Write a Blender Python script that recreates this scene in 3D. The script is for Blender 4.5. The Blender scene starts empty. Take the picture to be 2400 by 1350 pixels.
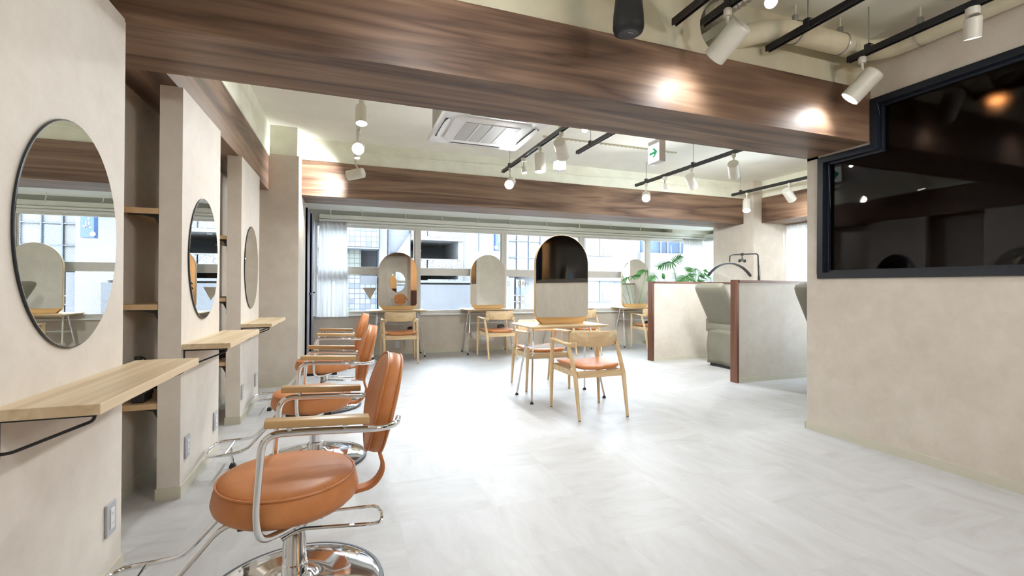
import bpy, bmesh, math, random
from mathutils import Vector, Matrix, Euler, Quaternion
random.seed(7)
PI = math.pi
SC = bpy.context.scene
COL = SC.collection

# ---------------------------------------------------------------- camera
F_PX, YAW, PITCH, ROLL, SY = 1095.27, .34652, .0051967, .0051055, 666.16
cam = bpy.data.cameras.new('camera')
cam.sensor_fit = 'HORIZONTAL'
cam.sensor_width = 36.0
cam.lens = F_PX * 36.0 / 2400.0
cam.shift_x = 0.0
cam.shift_y = (SY - 675.0) / 2400.0
cam.clip_start, cam.clip_end = .05, 200
co = bpy.data.objects.new('camera', cam)
COL.objects.link(co)
_c, _s = math.cos(YAW), math.sin(YAW)
FW = Vector((_s * math.cos(PITCH), _c * math.cos(PITCH), math.sin(PITCH)))
RT = Vector((_c, -_s, 0))
UP = RT.cross(FW)
R2 = math.cos(ROLL) * RT + math.sin(ROLL) * UP
U2 = R2.cross(FW)
M = Matrix((R2, U2, -FW)).transposed().to_4x4()
M.translation = Vector((0, 0, 1.15))
co.matrix_world = M
SC.camera = co

# ---------------------------------------------------------------- world, sun, exposure
SC.view_settings.view_transform = 'Standard'
SC.view_settings.look = 'None'
SC.view_settings.gamma = 1.0
SC.view_settings.use_curve_mapping = False
SC.view_settings.exposure = -0.20
SC.cycles.use_denoising = True
SC.cycles.max_bounces = 9
SC.cycles.diffuse_bounces = 5
SC.cycles.glossy_bounces = 6
SC.cycles.transmission_bounces = 6
SC.cycles.transparent_max_bounces = 12
SC.cycles.sample_clamp_indirect = 6.0
SC.cycles.caustics_reflective = False
SC.cycles.caustics_refractive = False
W = bpy.data.worlds.new('world')
SC.world = W
W.use_nodes = True
bg = W.node_tree.nodes['Background']
bg.inputs[0].default_value = (.78, .88, 1.0, 1)
bg.inputs[1].default_value = 34.0
sun = bpy.data.lights.new('sun', 'SUN')
sun.energy = 2.5
sun.angle = .03
sun.color = (1, .97, .92)
so = bpy.data.objects.new('sun', sun)
COL.objects.link(so)
so.rotation_euler = Vector((.35, .72, -.6)).to_track_quat('-Z', 'Y').to_euler()
so.location = (0, -3, 12)
POWER = 1.45          # scale of all the room's lamps
LAMP_COL = (.95, .98, 1.0)

def portal(loc, size, direction):
    l = bpy.data.lights.new('window_portal', 'AREA')
    l.shape = 'RECTANGLE'
    l.size, l.size_y = size
    l.cycles.is_portal = True
    o = bpy.data.objects.new('window_portal', l)
    COL.objects.link(o)
    o.location = loc
    o.rotation_euler = Vector(direction).to_track_quat('-Z', 'Z').to_euler()
portal((3.4, 8.3, 1.4), (7.6, 1.5), (0, -1, 0))
portal((7.4, 5.5, 1.5), (5.0, 1.6), (-1, 0, 0))

# ---------------------------------------------------------------- node materials
MATS = {}
def new_mat(name):
    m = bpy.data.materials.new(name)
    m.use_nodes = True
    MATS[name] = m
    nt = m.node_tree
    return m, nt, nt.nodes['Principled BSDF']
def nd(nt, t, **kw):
    n = nt.nodes.new(t)
    for k, v in kw.items():
        if k.startswith('i_'):
            k2 = k[2:]
            n.inputs[int(k2) if k2.isdigit() else k2.replace('_', ' ')].default_value = v
        else:
            setattr(n, k, v)
    return n
def lk(nt, a, b): nt.links.new(a, b)
def ramp(nt, fac, stops):
    r = nt.nodes.new('ShaderNodeValToRGB')
    e = r.color_ramp.elements
    e[0].position, e[0].color = stops[0][0], (*stops[0][1], 1)
    e[1].position, e[1].color = stops[-1][0], (*stops[-1][1], 1)
    for p, c in stops[1:-1]:
        x = e.new(p); x.color = (*c, 1)
    lk(nt, fac, r.inputs[0])
    return r
def coords(nt, scale=(1, 1, 1), kind='Object', rot=(0, 0, 0), loc=(0, 0, 0)):
    tc = nt.nodes.new('ShaderNodeTexCoord')
    mp = nt.nodes.new('ShaderNodeMapping')
    mp.inputs['Scale'].default_value = scale
    mp.inputs['Rotation'].default_value = rot
    mp.inputs['Location'].default_value = loc
    lk(nt, tc.outputs[kind], mp.inputs[0])
    return mp.outputs[0]
def plain(name, col, rough=.5, metal=0.0, noise=0.0, nscale=20, bump=0.0, coat=0.0, spec=None):
    m, nt, b = new_mat(name)
    b.inputs['Roughness'].default_value = rough
    b.inputs['Metallic'].default_value = metal
    b.inputs['Coat Weight'].default_value = coat
    if spec is not None: b.inputs['Specular IOR Level'].default_value = spec
    v = coords(nt)
    n = nd(nt, 'ShaderNodeTexNoise', i_Scale=nscale, i_Detail=4.0)
    lk(nt, v, n.inputs['Vector'])
    k = max(noise, .02)
    r = ramp(nt, n.outputs[0], [(.3, tuple(c * (1 - k) for c in col)), (.7, tuple(min(1, c * (1 + k)) for c in col))])
    lk(nt, r.outputs[0], b.inputs['Base Color'])
    if bump:
        bp = nd(nt, 'ShaderNodeBump', i_Strength=bump, i_Distance=.01)
        lk(nt, n.outputs[0], bp.inputs['Height']); lk(nt, bp.outputs[0], b.inputs['Normal'])
    return m
def emis(name, col, strength):
    m, nt, b = new_mat(name)
    b.inputs['Base Color'].default_value = (.8, .8, .8, 1)
    b.inputs['Emission Color'].default_value = (*col, 1)
    b.inputs['Emission Strength'].default_value = strength
    return m
def plaster(name, a, c, scale=1.0):
    m, nt, b = new_mat(name)
    b.inputs['Roughness'].default_value = .7
    b.inputs['Specular IOR Level'].default_value = .25
    v = coords(nt, (scale, scale, scale))
    n1 = nd(nt, 'ShaderNodeTexNoise', i_Scale=7.0, i_Detail=9.0, i_Roughness=.72, i_Distortion=.4)
    n2 = nd(nt, 'ShaderNodeTexNoise', i_Scale=2.2, i_Detail=6.0, i_Roughness=.65)
    lk(nt, v, n1.inputs['Vector']); lk(nt, v, n2.inputs['Vector'])
    mx = nd(nt, 'ShaderNodeMath', operation='ADD'); lk(nt, n1.outputs[0], mx.inputs[0]); lk(nt, n2.outputs[0], mx.inputs[1])
    md = nd(nt, 'ShaderNodeMath', operation='MULTIPLY', i_1=.5); lk(nt, mx.outputs[0], md.inputs[0])
    r = ramp(nt, md.outputs[0], [(.36, a), (.5, tuple((x + y) / 2 for x, y in zip(a, c))), (.63, c)])
    lk(nt, r.outputs[0], b.inputs['Base Color'])
    bp = nd(nt, 'ShaderNodeBump', i_Strength=.06, i_Distance=.004)
    lk(nt, n1.outputs[0], bp.inputs['Height']); lk(nt, bp.outputs[0], b.inputs['Normal'])
    return m
def wood(name, stops, axis, rough=.4, scale=1.0, coat=0.0, rings=9.0, bumpk=.05):
    """grain runs along the given axis (0 x, 1 y, 2 z)"""
    m, nt, b = new_mat(name)
    s = [rings * scale] * 3
    s[axis] = .55 * scale
    v = coords(nt, tuple(s), loc=(3.1, 1.7, .6))
    n0 = nd(nt, 'ShaderNodeTexNoise', i_Scale=.55, i_Detail=3.0, i_Roughness=.5, i_Distortion=.6)
    lk(nt, v, n0.inputs['Vector'])
    mul = nd(nt, 'ShaderNodeMath', operation='MULTIPLY', i_1=9.0); lk(nt, n0.outputs[0], mul.inputs[0])
    fr = nd(nt, 'ShaderNodeMath', operation='PINGPONG', i_1=1.0); lk(nt, mul.outputs[0], fr.inputs[0])
    s2 = [60 * scale] * 3; s2[axis] = 1.6 * scale
    v2 = coords(nt, tuple(s2))
    n2 = nd(nt, 'ShaderNodeTexNoise', i_Scale=1.0, i_Detail=5.0, i_Roughness=.6)
    lk(nt, v2, n2.inputs['Vector'])
    mix = nd(nt, 'ShaderNodeMix', data_type='FLOAT'); mix.inputs[0].default_value = .5
    lk(nt, fr.outputs[0], mix.inputs[2]); lk(nt, n2.outputs[0], mix.inputs[3])
    r = ramp(nt, mix.outputs[0], stops)
    lk(nt, r.outputs[0], b.inputs['Base Color'])
    b.inputs['Roughness'].default_value = rough
    b.inputs['Coat Weight'].default_value = coat
    b.inputs['Coat Roughness'].default_value = .25
    bp = nd(nt, 'ShaderNodeBump', i_Strength=bumpk, i_Distance=.002)
    lk(nt, n2.outputs[0], bp.inputs['Height']); lk(nt, bp.outputs[0], b.inputs['Normal'])
    return m

WAL = [(.16, (.046, .024, .015)), (.34, (.120, .066, .040)), (.56, (.185, .108, .067)), (.82, (.270, .172, .110))]
for nm, ax in (('walnut_x', 0), ('walnut_y', 1), ('walnut_z', 2)):
    wood(nm, WAL, ax, rough=.50, coat=.0, rings=7.0)
OAK = [(.15, (.52, .38, .22)), (.5, (.63, .49, .31)), (.85, (.72, .60, .41))]
for nm, ax in (('oak_x', 0), ('oak_y', 1), ('oak_z', 2)):
    wood(nm, OAK, ax, rough=.45, rings=14)
for nm, ax in (('ash_x', 0), ('ash_y', 1), ('ash_z', 2)):
    wood(nm, [(.15, (.60, .42, .22)), (.5, (.72, .53, .30)), (.85, (.80, .63, .39))], ax, rough=.4, rings=12)
wood('pine_y', [(.1, (.40, .25, .12)), (.5, (.52, .35, .18)), (.9, (.60, .43, .25))], 1, rough=.5, rings=10)
wood('arm_wood', [(.15, (.40, .24, .10)), (.5, (.52, .33, .15)), (.85, (.60, .41, .20))], 0, rough=.35, rings=14)
wood('red_wood_z', [(.15, (.060, .020, .010)), (.5, (.135, .050, .024)), (.85, (.22, .095, .048))], 2, rough=.4, rings=12)
wood('red_wood_x', [(.15, (.09, .035, .017)), (.5, (.18, .07, .034)), (.85, (.27, .12, .06))], 0, rough=.4, rings=12)
wood('stand_wood', [(.15, (.66, .38, .14)), (.5, (.76, .48, .20)), (.85, (.82, .56, .28))], 0, rough=.4, rings=10)

plaster('plaster', (.58, .515, .435), (.68, .62, .54))
plaster('plaster_panel', (.64, .585, .515), (.74, .69, .625))
plain('plaster_trim', (.60, .57, .46), .5)
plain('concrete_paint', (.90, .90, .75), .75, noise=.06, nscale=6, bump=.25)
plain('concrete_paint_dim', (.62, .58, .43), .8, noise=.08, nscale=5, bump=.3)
plain('ceiling_paint', (.93, .92, .83), .75, noise=.03, nscale=3, bump=.2)
plain('white_plastic', (.80, .80, .79), .35)
plain('grille_grey', (.42, .41, .39), .6, noise=.15, nscale=300)
plain('lamp_white', (.74, .71, .62), .4)
plain('cream_pipe', (.72, .66, .48), .55, noise=.06, nscale=15, bump=.2)
plain('black_metal', (.012, .012, .015), .38)
plain('black_frame', (.010, .014, .022), .3)
plain('black_plastic', (.012, .012, .013), .45)
plain('speaker_black', (.010, .012, .013), .6, noise=.2, nscale=400, bump=.1)
plain('rubber', (.02, .02, .022), .7)
plain('dark_rim', (.05, .05, .06), .5)
plain('steel', (.45, .46, .47), .35, metal=1.0)
plain('silver_duct', (.62, .60, .55), .32, metal=.9, noise=.1, nscale=30, bump=.6)
plain('grey_door', (.42, .43, .52), .5)
plain('grey_door_dark', (.20, .20, .25), .5)
plain('recliner_grey', (.175, .162, .120), .5, noise=.04, nscale=8, bump=.08)
plain('recliner_dark', (.02, .02, .02), .6)
plain('blade_dark', (.03, .03, .035), .4)
plain('outlet_grey', (.42, .43, .46), .4)
plain('outlet_white', (.72, .73, .74), .35)
plain('frame_alu', (.76, .74, .69), .4, metal=.0)
plain('trim_white', (.88, .89, .80), .5)
plain('frame_white', (.84, .85, .84), .4)
emis('green_arrow', (.0, .55, .20), .35)
MATS['green_arrow'].node_tree.nodes['Principled BSDF'].inputs['Base Color'].default_value = (.01, .35, .14, 1)
plain('leaf_green', (.06, .22, .04), .35, noise=.35, nscale=6)
plain('leaf_dark', (.03, .11, .03), .3, noise=.35, nscale=6)
plain('stem_green', (.16, .25, .08), .5)
plain('pot_grey', (.25, .25, .24), .6)
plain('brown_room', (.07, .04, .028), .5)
plain('ceiling_hole_dark', (.05, .035, .02), .8)
plain('clear_grey', (.55, .57, .62), .15)
emis('lens_glow', (1, .97, .92), 14)
emis('lens_glow_small', (1, .97, .92), 10)
emis('sign_glow', (.92, 1, .97), 1.7)
emis('warm_bulb', (1, .50, .16), 110)

m, nt, b = new_mat('chrome')
b.inputs['Base Color'].default_value = (.86, .87, .89, 1)
b.inputs['Metallic'].default_value = 1; b.inputs['Roughness'].default_value = .06
m, nt, b = new_mat('mirror')
b.inputs['Base Color'].default_value = (.90, .92, .90, 1)
b.inputs['Metallic'].default_value = 1; b.inputs['Roughness'].default_value = .0

m, nt, b = new_mat('leather')
v = coords(nt)
n1 = nd(nt, 'ShaderNodeTexNoise', i_Scale=5.0, i_Detail=6.0, i_Roughness=.6)
n2 = nd(nt, 'ShaderNodeTexVoronoi', i_Scale=260.0)
lk(nt, v, n1.inputs['Vector']); lk(nt, v, n2.inputs['Vector'])
r = ramp(nt, n1.outputs[0], [(.3, (.47, .175, .058)), (.55, (.56, .220, .078)), (.75, (.64, .28, .110))])
lk(nt, r.outputs[0], b.inputs['Base Color'])
b.inputs['Roughness'].default_value = .42
b.inputs['Specular IOR Level'].default_value = .28
bp = nd(nt, 'ShaderNodeBump', i_Strength=.12, i_Distance=.001)
lk(nt, n2.outputs[0], bp.inputs['Height']); lk(nt, bp.outputs[0], b.inputs['Normal'])

# floor: square vinyl tiles of .477 m, each with its own tint and streak direction
m, nt, b = new_mat('floor_tile')
T = .477
tc = nt.nodes.new('ShaderNodeTexCoord')
mp = nd(nt, 'ShaderNodeMapping'); mp.inputs['Location'].default_value = (-.265 / T + 40, -1.85 / T + 40, 0)
mp.inputs['Scale'].default_value = (1 / T, 1 / T, 1)
lk(nt, tc.outputs['Object'], mp.inputs[0])
fl = nd(nt, 'ShaderNodeVectorMath', operation='FLOOR'); lk(nt, mp.outputs[0], fl.inputs[0])
fc = nd(nt, 'ShaderNodeVectorMath', operation='FRACTION'); lk(nt, mp.outputs[0], fc.inputs[0])
wn = nd(nt, 'ShaderNodeTexWhiteNoise', noise_dimensions='3D'); lk(nt, fl.outputs[0], wn.inputs['Vector'])
off = nd(nt, 'ShaderNodeVectorMath', operation='SCALE'); off.inputs['Scale'].default_value = 37.0
lk(nt, wn.outputs['Color'], off.inputs[0])
def streak(sc, rot):
    mm = nd(nt, 'ShaderNodeMapping'); mm.inputs['Scale'].default_value = sc; mm.inputs['Rotation'].default_value = (0, 0, rot)
    lk(nt, tc.outputs['Object'], mm.inputs[0])
    ad = nd(nt, 'ShaderNodeVectorMath', operation='ADD'); lk(nt, mm.outputs[0], ad.inputs[0]); lk(nt, off.outputs[0], ad.inputs[1])
    nn = nd(nt, 'ShaderNodeTexNoise', i_Scale=1.0, i_Detail=8.0, i_Roughness=.68, i_Distortion=.5)
    lk(nt, ad.outputs[0], nn.inputs['Vector'])
    return nn.outputs[0]
sa, sb = streak((2.4, 8, 1), .35), streak((8, 2.4, 1), .35)
gt = nd(nt, 'ShaderNodeMath', operation='GREATER_THAN', i_1=.35); lk(nt, wn.outputs['Value'], gt.inputs[0])
mx = nd(nt, 'ShaderNodeMix', data_type='FLOAT'); lk(nt, gt.outputs[0], mx.inputs[0]); lk(nt, sa, mx.inputs[2]); lk(nt, sb, mx.inputs[3])
wsc = nd(nt, 'ShaderNodeMath', operation='MULTIPLY_ADD', i_1=.10, i_2=-.05); lk(nt, wn.outputs['Value'], wsc.inputs[0])
ad2 = nd(nt, 'ShaderNodeMath', operation='ADD'); lk(nt, mx.outputs[0], ad2.inputs[0]); lk(nt, wsc.outputs[0], ad2.inputs[1])
r = ramp(nt, ad2.outputs[0], [(.25, (.42, .41, .39)), (.45, (.485, .482, .475)), (.66, (.535, .535, .535))])
# thin seams
sx = nd(nt, 'ShaderNodeSeparateXYZ'); lk(nt, fc.outputs[0], sx.inputs[0])
pm = []
for k in (0, 1):
    a = nd(nt, 'ShaderNodeMath', operation='LESS_THAN', i_1=.006); lk(nt, sx.outputs[k], a.inputs[0]); pm.append(a)
mxx = nd(nt, 'ShaderNodeMath', operation='MAXIMUM'); lk(nt, pm[0].outputs[0], mxx.inputs[0]); lk(nt, pm[1].outputs[0], mxx.inputs[1])
ml = nd(nt, 'ShaderNodeMath', operation='MULTIPLY', i_1=.25); lk(nt, mxx.outputs[0], ml.inputs[0])
mc = nd(nt, 'ShaderNodeMix', data_type='RGBA'); lk(nt, ml.outputs[0], mc.inputs[0]); lk(nt, r.outputs[0], mc.inputs[6]); mc.inputs[7].default_value = (.42, .40, .35, 1)
lk(nt, mc.outputs[2], b.inputs['Base Color'])
b.inputs['Roughness'].default_value = .42
b.inputs['Specular IOR Level'].default_value = .22
bp = nd(nt, 'ShaderNodeBump', i_Strength=.05, i_Distance=.003)
lk(nt, mx.outputs[0], bp.inputs['Height']); lk(nt, bp.outputs[0], b.inputs['Normal'])

# clear window glass with a fine wire mesh
def glass_pane(name, wires):
    m, nt, b = new_mat(name)
    nt.nodes.remove(b)
    out = nt.nodes['Material Output']
    tr = nd(nt, 'ShaderNodeBsdfTransparent'); tr.inputs[0].default_value = (.96, .98, .98, 1)
    gl = nd(nt, 'ShaderNodeBsdfGlossy'); gl.inputs['Roughness'].default_value = 0
    lw = nd(nt, 'ShaderNodeFresnel'); lw.inputs[0].default_value = 1.25
    ms = nd(nt, 'ShaderNodeMixShader'); lk(nt, lw.outputs[0], ms.inputs[0]); lk(nt, tr.outputs[0], ms.inputs[1]); lk(nt, gl.outputs[0], ms.inputs[2])
    last = ms
    if wires:
        v = coords(nt, (1, 1, 1), rot=(0, .7854, 0))
        sp = nd(nt, 'ShaderNodeSeparateXYZ'); lk(nt, v, sp.inputs[0])
        ms_ = []
        for k in (0, 2):
            mm = nd(nt, 'ShaderNodeMath', operation='MULTIPLY', i_1=1 / .026); lk(nt, sp.outputs[k], mm.inputs[0])
            f = nd(nt, 'ShaderNodeMath', operation='FRACT'); lk(nt, mm.outputs[0], f.inputs[0])
            g = nd(nt, 'ShaderNodeMath', operation='LESS_THAN', i_1=.04); lk(nt, f.outputs[0], g.inputs[0]); ms_.append(g)
        mxv = nd(nt, 'ShaderNodeMath', operation='MAXIMUM'); lk(nt, ms_[0].outputs[0], mxv.inputs[0]); lk(nt, ms_[1].outputs[0], mxv.inputs[1])
        df = nd(nt, 'ShaderNodeBsdfDiffuse'); df.inputs[0].default_value = (.05, .05, .06, 1)
        m2 = nd(nt, 'ShaderNodeMixShader'); lk(nt, mxv.outputs[0], m2.inputs[0]); lk(nt, ms.outputs[0], m2.inputs[1]); lk(nt, df.outputs[0], m2.inputs[2])
        last = m2
    lk(nt, last.outputs[0], out.inputs[0])
glass_pane('glass', False)
glass_pane('wired_glass', True)
# dark film glass: a sharp reflection over a rough, strongly tinted transmission
m, nt, b = new_mat('dark_glass')
nt.nodes.remove(b)
rf = nd(nt, 'ShaderNodeBsdfRefraction'); rf.inputs['Color'].default_value = (.20, .17, .16, 1); rf.inputs['Roughness'].default_value = .38; rf.inputs['IOR'].default_value = 1.12
gl = nd(nt, 'ShaderNodeBsdfGlossy'); gl.inputs['Roughness'].default_value = 0; gl.inputs[0].default_value = (.8, .8, .85, 1)
fr = nd(nt, 'ShaderNodeFresnel'); fr.inputs[0].default_value = 1.45
ms = nd(nt, 'ShaderNodeMixShader'); lk(nt, fr.outputs[0], ms.inputs[0]); lk(nt, rf.outputs[0], ms.inputs[1]); lk(nt, gl.outputs[0], ms.inputs[2])
lk(nt, ms.outputs[0], nt.nodes['Material Output'].inputs[0])
# sheer curtain
m, nt, b = new_mat('sheer')
nt.nodes.remove(b)
df = nd(nt, 'ShaderNodeBsdfDiffuse'); df.inputs[0].default_value = (.92, .92, .90, 1)
tl = nd(nt, 'ShaderNodeBsdfTranslucent'); tl.inputs[0].default_value = (.86, .88, .87, 1)
tp = nd(nt, 'ShaderNodeBsdfTransparent')
m1 = nd(nt, 'ShaderNodeMixShader', i_0=.35); lk(nt, df.outputs[0], m1.inputs[1]); lk(nt, tl.outputs[0], m1.inputs[2])
m2 = nd(nt, 'ShaderNodeMixShader', i_0=.03); lk(nt, m1.outputs[0], m2.inputs[1]); lk(nt, tp.outputs[0], m2.inputs[2])
lk(nt, m2.outputs[0], nt.nodes['Material Output'].inputs[0])

# ---------------------------------------------------------------- shapes
class MB:
    def __init__(s): s.bm = bmesh.new()
    def box(s, x0, x1, y0, y1, z0, z1, mat=None, bev=0.0):
        xs, ys, zs = sorted((x0, x1)), sorted((y0, y1)), sorted((z0, z1))
        vs = [Vector((x, y, z)) for x in xs for y in ys for z in zs]
        if mat is not None: vs = [mat @ v for v in vs]
        bv = [s.bm.verts.new(v) for v in vs]
        fs = [s.bm.faces.new([bv[i] for i in q]) for q in ((0, 1, 3, 2), (4, 6, 7, 5), (0, 4, 5, 1), (2, 3, 7, 6), (0, 2, 6, 4), (1, 5, 7, 3))]
        if bev:
            es = {e for f in fs for e in f.edges}
            bmesh.ops.bevel(s.bm, geom=list(es), offset=bev, segments=3, profile=.5, affect='EDGES')
        return s
    def ring(s, pts):
        return [s.bm.verts.new(p) for p in pts]
    def skin(s, rings, close=True, caps=True):
        for a, b in zip(rings, rings[1:]):
            n = len(a)
            for i in range(n if close else n - 1):
                j = (i + 1) % n
                try: s.bm.faces.new((a[i], a[j], b[j], b[i]))
                except ValueError: pass
        if caps:
            for r in (rings[0][::-1], rings[-1]):
                try: s.bm.faces.new(r)
                except ValueError: pass
        return s
    def tube(s, pts, r, n=10, smooth=0, closed=False):
        pts = [Vector(p) for p in pts]
        if smooth: pts = fillet(pts, smooth, closed)
        rs = r if isinstance(r, (list, tuple)) else [r] * len(pts)
        if len(rs) != len(pts):
            rs = [rs[0] + (rs[-1] - rs[0]) * i / (len(pts) - 1) for i in range(len(pts))]
        rings = []
        up = None
        for i, p in enumerate(pts):
            if closed: t = (pts[(i + 1) % len(pts)] - pts[i - 1])
            else: t = pts[min(i + 1, len(pts) - 1)] - pts[max(i - 1, 0)]
            t.normalize()
            if up is None:
                up = Vector((0, 0, 1)) if abs(t.z) < .9 else Vector((1, 0, 0))
            a = t.cross(up)
            if a.length < 1e-4: a = t.orthogonal()
            a.normalize(); b = a.cross(t).normalized(); up = b
            rings.append(s.ring([p + (a * math.cos(2 * PI * k / n) + b * math.sin(2 * PI * k / n)) * rs[i] for k in range(n)]))
        if closed:
            rings.append(rings[0]); return s.skin(rings, True, False)
        return s.skin(rings)
    def cyl(s, p0, p1, r0, r1=None, n=24):
        p0, p1 = Vector(p0), Vector(p1)
        return s.tube([p0, p1], [r0, r0 if r1 is None else r1], n)
    def lathe(s, prof, n=40, c=(0, 0, 0), mat=None):
        rings = []
        for r, z in prof:
            ps = [Vector((c[0] + r * math.cos(2 * PI * k / n), c[1] + r * math.sin(2 * PI * k / n), c[2] + z)) for k in range(n)]
            if mat is not None: ps = [mat @ p for p in ps]
            rings.append(s.ring(ps))
        return s.skin(rings)
    def prism(s, poly, lo, hi, axis=2, mat=None):
        """polygon in the two other axes, extruded along axis"""
        def P(a, b, h):
            v = [(h, a, b), (a, h, b), (a, b, h)][axis]
            v = Vector(v)
            return mat @ v if mat is not None else v
        r0 = s.ring([P(a, b, lo) for a, b in poly]); r1 = s.ring([P(a, b, hi) for a, b in poly])
        return s.skin([r0, r1])
    def sheet(s, f, nu, nv):
        g = [[s.bm.verts.new(f(i / nu, j / nv)) for j in range(nv + 1)] for i in range(nu + 1)]
        for i in range(nu):
            for j in range(nv):
                s.bm.faces.new((g[i][j], g[i + 1][j], g[i + 1][j + 1], g[i][j + 1]))
        return s
    def build(s, name, mat, parent=None, smooth=True, ang=35, bev=0.0, solid=0.0, sub=0):
        bmesh.ops.remove_doubles(s.bm, verts=s.bm.verts, dist=1e-6)
        bmesh.ops.recalc_face_normals(s.bm, faces=s.bm.faces)
        me = bpy.data.meshes.new(name)
        s.bm.to_mesh(me); s.bm.free()
        me.materials.append(MATS[mat])
        if smooth:
            me.polygons.foreach_set('use_smooth', [True] * len(me.polygons))
            me.set_sharp_from_angle(angle=math.radians(ang))
        o = bpy.data.objects.new(name, me)
        COL.objects.link(o)
        if parent is not None: o.parent = parent
        if solid:
            md = o.modifiers.new('thick', 'SOLIDIFY'); md.thickness = solid; md.offset = 0
        if bev:
            md = o.modifiers.new('bevel', 'BEVEL'); md.width = bev; md.segments = 2; md.limit_method = 'ANGLE'; md.angle_limit = .7
        if sub:
            md = o.modifiers.new('sub', 'SUBSURF'); md.levels = md.render_levels = sub
        return o
def fillet(pts, r, closed=False, seg=6):
    out = []
    n = len(pts)
    for i, p in enumerate(pts):
        if not closed and (i == 0 or i == n - 1): out.append(p.copy()); continue
        a, b = pts[i - 1], pts[(i + 1) % n]
        da, db = (a - p), (b - p)
        d = min(r, da.length * .48, db.length * .48)
        p0, p1 = p + da.normalized() * d, p + db.normalized() * d
        for k in range(seg + 1):
            t = k / seg
            out.append((1 - t) ** 2 * p0 + 2 * t * (1 - t) * p + t * t * p1)
    return out
def tag(o, label=None, cat=None, group=None, kind=None):
    if label: o['label'] = label
    if cat: o['category'] = cat
    if group: o['group'] = group
    if kind: o['kind'] = kind
    return o
def empty(name, loc=(0, 0, 0), rz=0.0, label=None, cat=None, group=None):
    o = bpy.data.objects.new(name, None)
    o.empty_display_size = .1
    COL.objects.link(o)
    o.location = loc; o.rotation_euler = (0, 0, rz)
    return tag(o, label, cat, group)
def copy_tree(o, parent=None):
    c = o.copy(); COL.objects.link(c)
    if parent is not None: c.parent = parent
    for ch in list(o.children): copy_tree(ch, c)
    return c
def structure(o):
    o['kind'] = 'structure'
    return o
def bx(name, x0, x1, y0, y1, z0, z1, mat, parent=None, bev=0.0):
    return MB().box(x0, x1, y0, y1, z0, z1).build(name, mat, parent, smooth=False, bev=bev)
# ================================================================ the setting
ZC = 2.968
TA = .01732
def xp(y): return -.824 + TA * (y - 2.989)       # face of the left station walls
def xb(y): return xp(y) - .023                   # face of the left beam
structure(bx('floor', -1.3, 7.5, -3.4, 8.35, -.12, 0, 'floor_tile'))
structure(bx('ceiling', -1.3, 7.5, -3.4, 6.35, ZC, ZC + .15, 'ceiling_paint'))

# beams (walnut clad) and the painted concrete above them
main_b = structure(bx('trim_1', -1.12, 3.60, 2.301, 2.79, 2.211, 2.59, 'walnut_x'))
def left_prism(y0, y1, fx, back, z0, z1):
    return MB().prism([(back, y0), (fx(y0), y0), (fx(y1), y1), (back, y1)], z0, z1, 2)
structure(left_prism(2.79, 5.875, xb, -1.12, 2.222, 2.61).build('trim_2', 'walnut_y', smooth=False))
structure(left_prism(-1.9, 2.301, xb, -1.12, 2.222, 2.61).build('trim_3', 'walnut_y', smooth=False))
structure(bx('trim_4', -.487, 6.51, 6.245, 6.815, 2.258, 2.69, 'walnut_x'))
structure(bx('trim_5', 6.689, 7.24, 2.9, 6.033, 2.257, 2.681, 'walnut_y'))
# concrete above the beams: the near one carries the round hole of the ducts
m = MB()
HC, HR = (2.22, 2.775), .158
def holed(mb, x0, x1, z0, z1, y0, y1, c, r, n=36):
    """a slab in the xz plane, y0..y1 thick, with a round hole"""
    ang = [2 * PI * k / n for k in range(n)]
    def edge(a):
        dx, dz = math.cos(a), math.sin(a)
        t = min((x1 - c[0]) / dx if dx > 1e-6 else (x0 - c[0]) / dx if dx < -1e-6 else 1e9,
                (z1 - c[1]) / dz if dz > 1e-6 else (z0 - c[1]) / dz if dz < -1e-6 else 1e9)
        return (c[0] + dx * t, c[1] + dz * t)
    cor = [math.atan2(zz - c[1], xx - c[0]) % (2 * PI) for xx in (x0, x1) for zz in (z0, z1)]
    ang = sorted(ang + cor)
    rings = []
    for y, rad in ((y0, None), (y0, r), (y1, r), (y1, None)):
        rings.append(mb.ring([Vector((*(edge(a) if rad is None else (c[0] + r * math.cos(a), c[1] + r * math.sin(a))), 0)).xzy + Vector((0, y, 0)) for a in ang]))
    mb.skin(rings + [rings[0]], True, False)
holed(m, 1.9, 2.55, 2.59, ZC, 2.315, 2.775, HC, HR)
m.box(-1.12, 1.9, 2.315, 2.775, 2.59, ZC); m.box(2.55, 3.6, 2.315, 2.775, 2.59, ZC)
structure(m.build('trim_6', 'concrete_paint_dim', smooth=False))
structure(left_prism(2.775, 5.89, lambda y: xb(y) + .008, -1.12, 2.61, ZC).build('trim_7', 'concrete_paint', smooth=False))
structure(left_prism(-1.9, 2.315, lambda y: xb(y) + .008, -1.12, 2.61, ZC).build('trim_8', 'concrete_paint', smooth=False))
structure(bx('trim_9', -.487, 7.3, 6.262, 6.8, 2.69, ZC, 'concrete_paint'))
structure(bx('trim_10', 6.70, 7.3, 2.79, 6.262, 2.681, ZC, 'concrete_paint'))
structure(bx('trim_11', -1.12, -.507, 5.89, 6.262, 2.635, ZC, 'concrete_paint'))

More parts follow.
